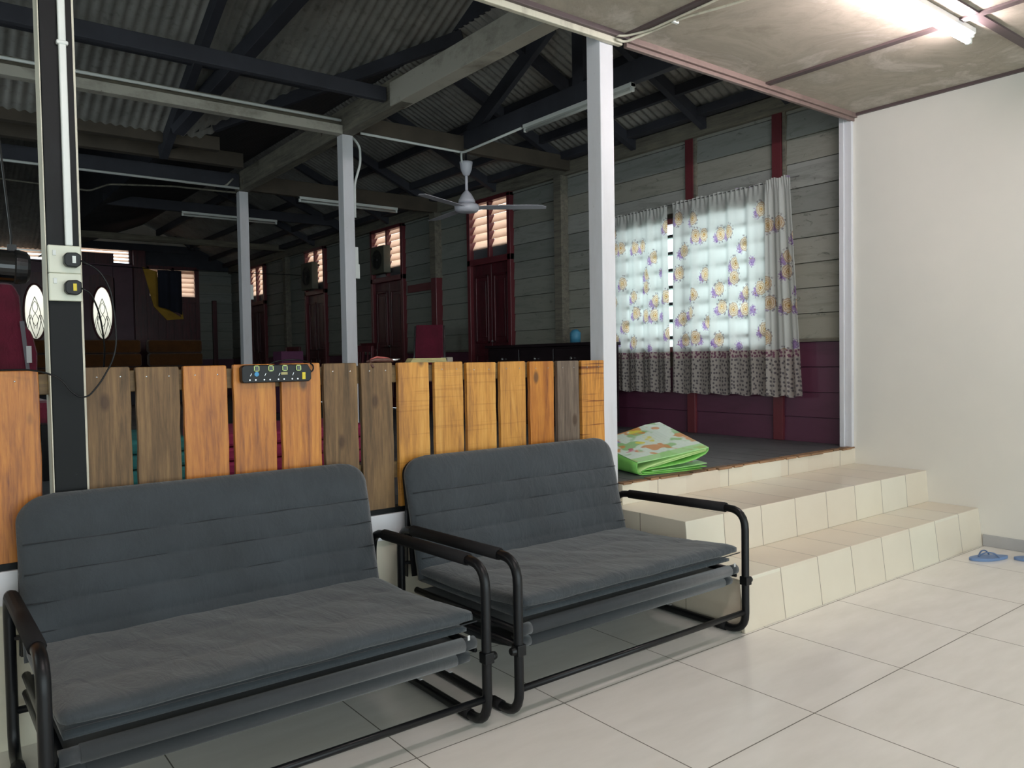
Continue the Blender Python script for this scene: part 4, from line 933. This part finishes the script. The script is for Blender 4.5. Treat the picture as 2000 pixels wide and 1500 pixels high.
# conduits
def conduit(pts, r, label, mat='plastic_white', name='conduit', cat='conduit'):
    b = nb(); tube(b, rounded_path(pts, .04, 5), r, 8); return tag(obj(name, b, mat, smooth=True), label, cat)
conduit([(3.02, 5.915, 3.095), (4.03, 5.915, 3.085), (4.05, 5.88, 3.09), (4.048, 5.07, 3.105)], .011, 'white conduit from the middle post to the tube light on the truss')
conduit([(2.975, 6.0, 3.08), (2.99, 5.95, 3.04), (3.02, 5.93, 2.98), (3.02, 5.93, 2.85), (2.965, 5.93, 2.68), (2.962, 5.93, 2.4)], .010, 'white conduit bending down the right side of the middle post')
conduit([(4.0, 5.885, 3.08), (4.0, 5.885, 3.0), (4.03, 5.89, 2.95), (4.045, 5.895, 2.93)], .009, 'short white conduit dropping to the ceiling fan')
conduit([(-1.9, 8.37, 3.075), (2.84, 8.37, 3.065)], .013, 'long white conduit on the dark beam left of the far white post')
conduit([(.2, 10.0, 3.25), (1.6, 9.4, 3.08), (1.75, 9.2, 3.13), (2.3, 8.9, 3.12), (2.84, 8.48, 3.04)], .010, 'dusty cable winding towards the far white post', 'greybeam')
conduit([(2.3, 8.375, 3.06), (2.7, 8.375, 3.07), (2.78, 8.375, 3.16)], .010, 'pale bent cable near the top of the far white post', 'whitebeam')
conduit([(2.93, 2.886, 2.846), (2.99, 2.882, 2.842), (3.05, 2.75, 2.868), (3.06, 2.55, 2.870), (3.12, 2.35, 2.868), (3.2, 2.0, 2.868), (3.22, 1.83, 2.868)], .007, 'pale cable across the cream ceiling to the lit tube', 'cream_trim', 'cable', 'cable')
conduit([(2.93, 2.880, 2.862), (2.98, 2.860, 2.865), (3.028, 2.75, 2.867), (3.03, 2.5, 2.867), (3.03, 1.85, 2.867)], .006, 'second pale cable running along the ceiling batten', 'cream_trim', 'cable', 'cable')
for y, l in ((2.60, 'tiny white cable clip on the ceiling cables'),):
    b = nb(); box(b, 3.035, 3.075, y-.008, y+.008, 2.858, 2.876); tag(obj('cable_clip', b, 'plastic_white', bevel=.002), l, 'clip')

# ---------------- hall furniture ----------------
sb = thing('sideboard', (5.15, 6.05, HZ), 'near black sideboard with three drawers against the hall wall', 'sideboard')
X0, X1, Y0, Y1, ZT = 4.93, 5.27, 5.18, 6.86, 1.357
b = nb(); box(b, X0+.02, X1, Y0+.02, Y1-.02, HZ+.06, ZT-.03); obj('carcass', b, 'sideboard', sb, bevel=.004)
b = nb(); box(b, X0-.015, X1+.01, Y0, Y1, ZT-.03, ZT); obj('top_board', b, 'sideboard', sb, bevel=.006)
b = nb(); box(b, X0+.03, X1-.02, Y0+.04, Y1-.04, HZ, HZ+.06); obj('plinth', b, 'sideboard', sb)
for i in range(3):
    a = Y0+.035+i*.535; c = a+.52
    b = nb(); box(b, X0+.004, X0+.02, a, c, ZT-.24, ZT-.05); dr = obj('drawer', b, 'sideboard', sb, bevel=.004)
    b = nb(); lathe(b, [(.006, 0), (.014, .012), (.016, .022), (.008, .028)], 14, Matrix.Translation((X0+.004, (a+c)/2, ZT-.145)) @ Matrix.Rotation(-PI/2, 4, 'Y')); obj('knob', b, 'chrome', dr)
    b = nb(); box(b, X0+.004, X0+.02, a, c, HZ+.09, ZT-.26); box(b, X0-.002, X0+.006, a+.05, c-.05, HZ+.14, ZT-.31); obj('door', b, 'sideboard', sb, bevel=.004)
b = nb(); tube(b, [(5.18, 5.70, ZT), (5.18, 5.70, ZT+.10), (5.18, 5.705, ZT+.13)], [.05, .055, .03], 16); tag(obj('plastic_bag', b, 'bluebag', smooth=True), 'small blue plastic bag on the sideboard beside the corner post', 'bag')

def dining_chair(x, y, rot, mat, frame, label, h=1.08, name='dining_chair'):
    Rm = Matrix.Translation((x, y, HZ)) @ Matrix.Rotation(rot, 4, 'Z'); t = thing(name, (x, y, HZ), label, 'chair')
    V = lambda p: Rm @ Vector(p)
    b = nb(); box(b, -.2, .2, -.2, .2, .42, .47, Rm); obj('seat', b, mat, t, bevel=.02)
    b = nb()
    n = 10; A = []; 
    for k in range(n+1):
        z = .52+(h-.52)*k/n; w = .17-.012*k/n; yy = .20+.06*(k/n)**1.5; A.append((w, yy, z))
    for (w, yy, z), (w2, yy2, z2_) in zip(A, A[1:]):
        prism(b, [V((-w, yy, z)), V((w, yy, z)), V((w2, yy2, z2_)), V((-w2, yy2, z2_))], V((0, .03, 0))-V((0, 0, 0)))
    obj('backrest', b, mat, t)
    for s in (-1, 1):
        b = nb(); tube(b, rounded_path([V((s*.19, .21, 0)), V((s*.19, .20, .47)), V((s*.185, .215, .55)), V((s*.172, .275, h-.01))], .08), .012, 8); obj('leg', b, frame, t, smooth=True)
        b = nb(); tube(b, [V((s*.19, -.19, 0)), V((s*.185, -.18, .43))], .012, 8); obj('leg', b, frame, t, smooth=True)
dining_chair(4.72, 7.75, -.75, 'wine', 'chrome', 'wine red padded chair with chrome side frame beside the nearest red door')
def wood_chair(x, y, rot, label, h=.9):
    Rm = Matrix.Translation((x, y, HZ)) @ Matrix.Rotation(rot, 4, 'Z'); t = thing('wooden_chair', (x, y, HZ), label, 'chair', 'dark wooden chairs by the side wall'); V = lambda p: Rm @ Vector(p)
    b = nb(); box(b, -.21, .21, -.2, .2, .42, .45, Rm); obj('seat', b, 'maroon_door', t, bevel=.008)
    for s in (-1, 1):
        b = nb(); bar(b, V((s*.19, .19, 0)), V((s*.19, .24, h)), .035, .035, (0, 1, 0)); obj('leg', b, 'maroon_door', t, bevel=.004)
        b = nb(); bar(b, V((s*.18, -.18, 0)), V((s*.18, -.18, .42)), .035, .035, (0, 1, 0)); obj('leg', b, 'maroon_door', t, bevel=.004)
    b = nb(); bar(b, V((-.2, .24, h-.03)), V((.2, .24, h-.03)), .025, .08); obj('back_rail', b, 'maroon_door', t, bevel=.004)
    b = nb(); bar(b, V((-.2, .21, .55)), V((.2, .21, .55)), .02, .04); obj('back_rail', b, 'maroon_door', t, bevel=.004)
    for k in range(4):
        xx = -.12+.08*k; b = nb(); bar(b, V((xx, .215, .55)), V((xx, .24, h-.05)), .02, .012, (0, 1, 0)); obj('spindle', b, 'maroon_door', t)
wood_chair(4.75, 9.6, -1.4, 'dark wooden spindle chair in front of the second red door')
wood_chair(4.6, 11.9, -1.4, 'dark wooden spindle chair in front of the third red door')
wood_chair(4.3, 8.9, -1.2, 'dark wooden spindle chair just right of the middle white post', .85)
b = nb(); box(b, 3.85, 4.15, 9.9, 10.2, HZ, 1.36); tag(obj('storage_box', b, 'purple', bevel=.01), 'upright purple fabric box between the two white posts', 'box')

def couch(x0, x1, y, label):
    t = thing('couch', ((x0+x1)/2, y, HZ), label, 'couch', 'rust brown couches at the far end'); w = x1-x0
    for k in range(3):
        b = nb(); box(b, x0+.02, x1-.02, y+.45+.03*k, y+.68+.03*k, HZ+.40+.235*k, HZ+.40+.235*(k+1)-.01); obj('back_cushion', b, 'couch', t, bevel=.04)
    b = nb(); box(b, x0, x1, y-.15, y+.5, HZ+.22, HZ+.42); obj('seat', b, 'couch', t, bevel=.04)
    b = nb(); box(b, x0, x1, y-.1, y+.75, HZ, HZ+.22); obj('base', b, 'darkbeam', t, bevel=.02)
    for x in (x0, x1-.18):
        b = nb(); box(b, x, x+.18, y-.15, y+.55, HZ+.1, HZ+.62); obj('armrest', b, 'couch', t, bevel=.05)
couch(1.35, 3.22, 14.1, 'rust brown couch below the oval glazed doors'); couch(3.30, 4.24, 14.1, 'rust brown couch below the hanging navy cloth')
# mattresses seen through the fence gaps
for (a, c, m_, l) in ((.72, 1.30, 'teal', 'teal folded mattress glimpsed between the left planks'), (1.42, 2.45, 'magenta', 'magenta folded mattress glimpsed through the plank gaps')):
    t = thing('folded_mattress', ((a+c)/2, 5.1, HZ), l, 'mattress', 'folded mattresses behind the fence')
    for k in range(3): b = nb(); box(b, a+.01*k, c-.01*k, 4.7, 5.5, HZ+.085*k, HZ+.085*k+.08); obj('layer', b, m_, t, bevel=.02)
# hanging cloths
def cloth(x0, x1, zt, pts, y, mat, nm='cloth_layer', parent=None):
    b = nb()
    def fn(u, v):
        zb = pts[0]*(1-u)+pts[1]*u - .12*math.sin(PI*u)*0; return (x0+(x1-x0)*u, y+.03*math.sin(u*14)*(1-v*.5), zb+(zt-zb)*v)
    surf(b, fn, 30, 12); o = obj(nm, b, mat, parent, smooth=True); s_ = o.modifiers.new('s', 'SOLIDIFY'); s_.thickness = .006; return o
t = thing('hanging_cloth', (3.0, 12.5, 2.0), 'navy and mustard cloths hanging over a line before the far louvre panes', 'cloth')
cloth(2.98, 3.32, 2.62, (2.08, 1.96), 12.45, 'navy', 'navy_cloth', t)
b = nb(); prism(b, [(2.80, 12.55, 2.66), (3.0, 12.55, 2.60), (3.02, 12.55, 2.12), (3.32, 12.55, 1.93), (3.31, 12.55, 2.28), (3.36, 12.55, 1.90), (3.12, 12.55, 1.88), (2.94, 12.55, 2.08)], (0, .02, 0)); obj('mustard_cloth', b, 'mustard', t)
b = nb(); tube(b, [(1.2, 12.5, 2.66), (3.0, 12.5, 2.635), (5.35, 12.5, 2.66)], .006, 6); tag(obj('drying_line', b, 'black_metal'), 'dark drying line across the far end of the hall', 'line')
# wine red padded chair at far left
t = thing('high_back_chair', (.52, 5.7, HZ), 'wine red high backed chair with grey strap left of the black post', 'chair')
b = nb(); prism(b, [(.25, 5.75, HZ+.35), (.64, 5.75, HZ+.35), (.655, 5.76, 1.30), (.63, 5.78, 1.44), (.58, 5.79, 1.49), (.575, 5.80, 1.66), (.54, 5.80, 1.74), (.28, 5.80, 1.74)], (0, .12, 0)); obj('backrest', b, 'wine', t, bevel=.03)
b = nb(); box(b, .22, .68, 5.2, 5.75, HZ+.33, HZ+.47); obj('seat', b, 'wine', t, bevel=.04)
b = nb(); box(b, .24, .30, 5.25, 5.31, HZ, HZ+.33); box(b, .60, .66, 5.25, 5.31, HZ, HZ+.33); box(b, .24, .30, 5.65, 5.71, HZ, HZ+.33); box(b, .60, .66, 5.65, 5.71, HZ, HZ+.33); obj('legs', b, 'black_metal', t)
b = nb(); prism(b, [(.560, 5.742, 1.50), (.585, 5.742, 1.50), (.605, 5.742, 1.20), (.585, 5.742, 1.20)], (0, -.004, 0)); obj('strap', b, 'greystrap', t)
b = nb(); box(b, .590, .618, 5.734, 5.742, 1.24, 1.345); obj('tag', b, 'tag', t)['label'] = 'white hanging tag'
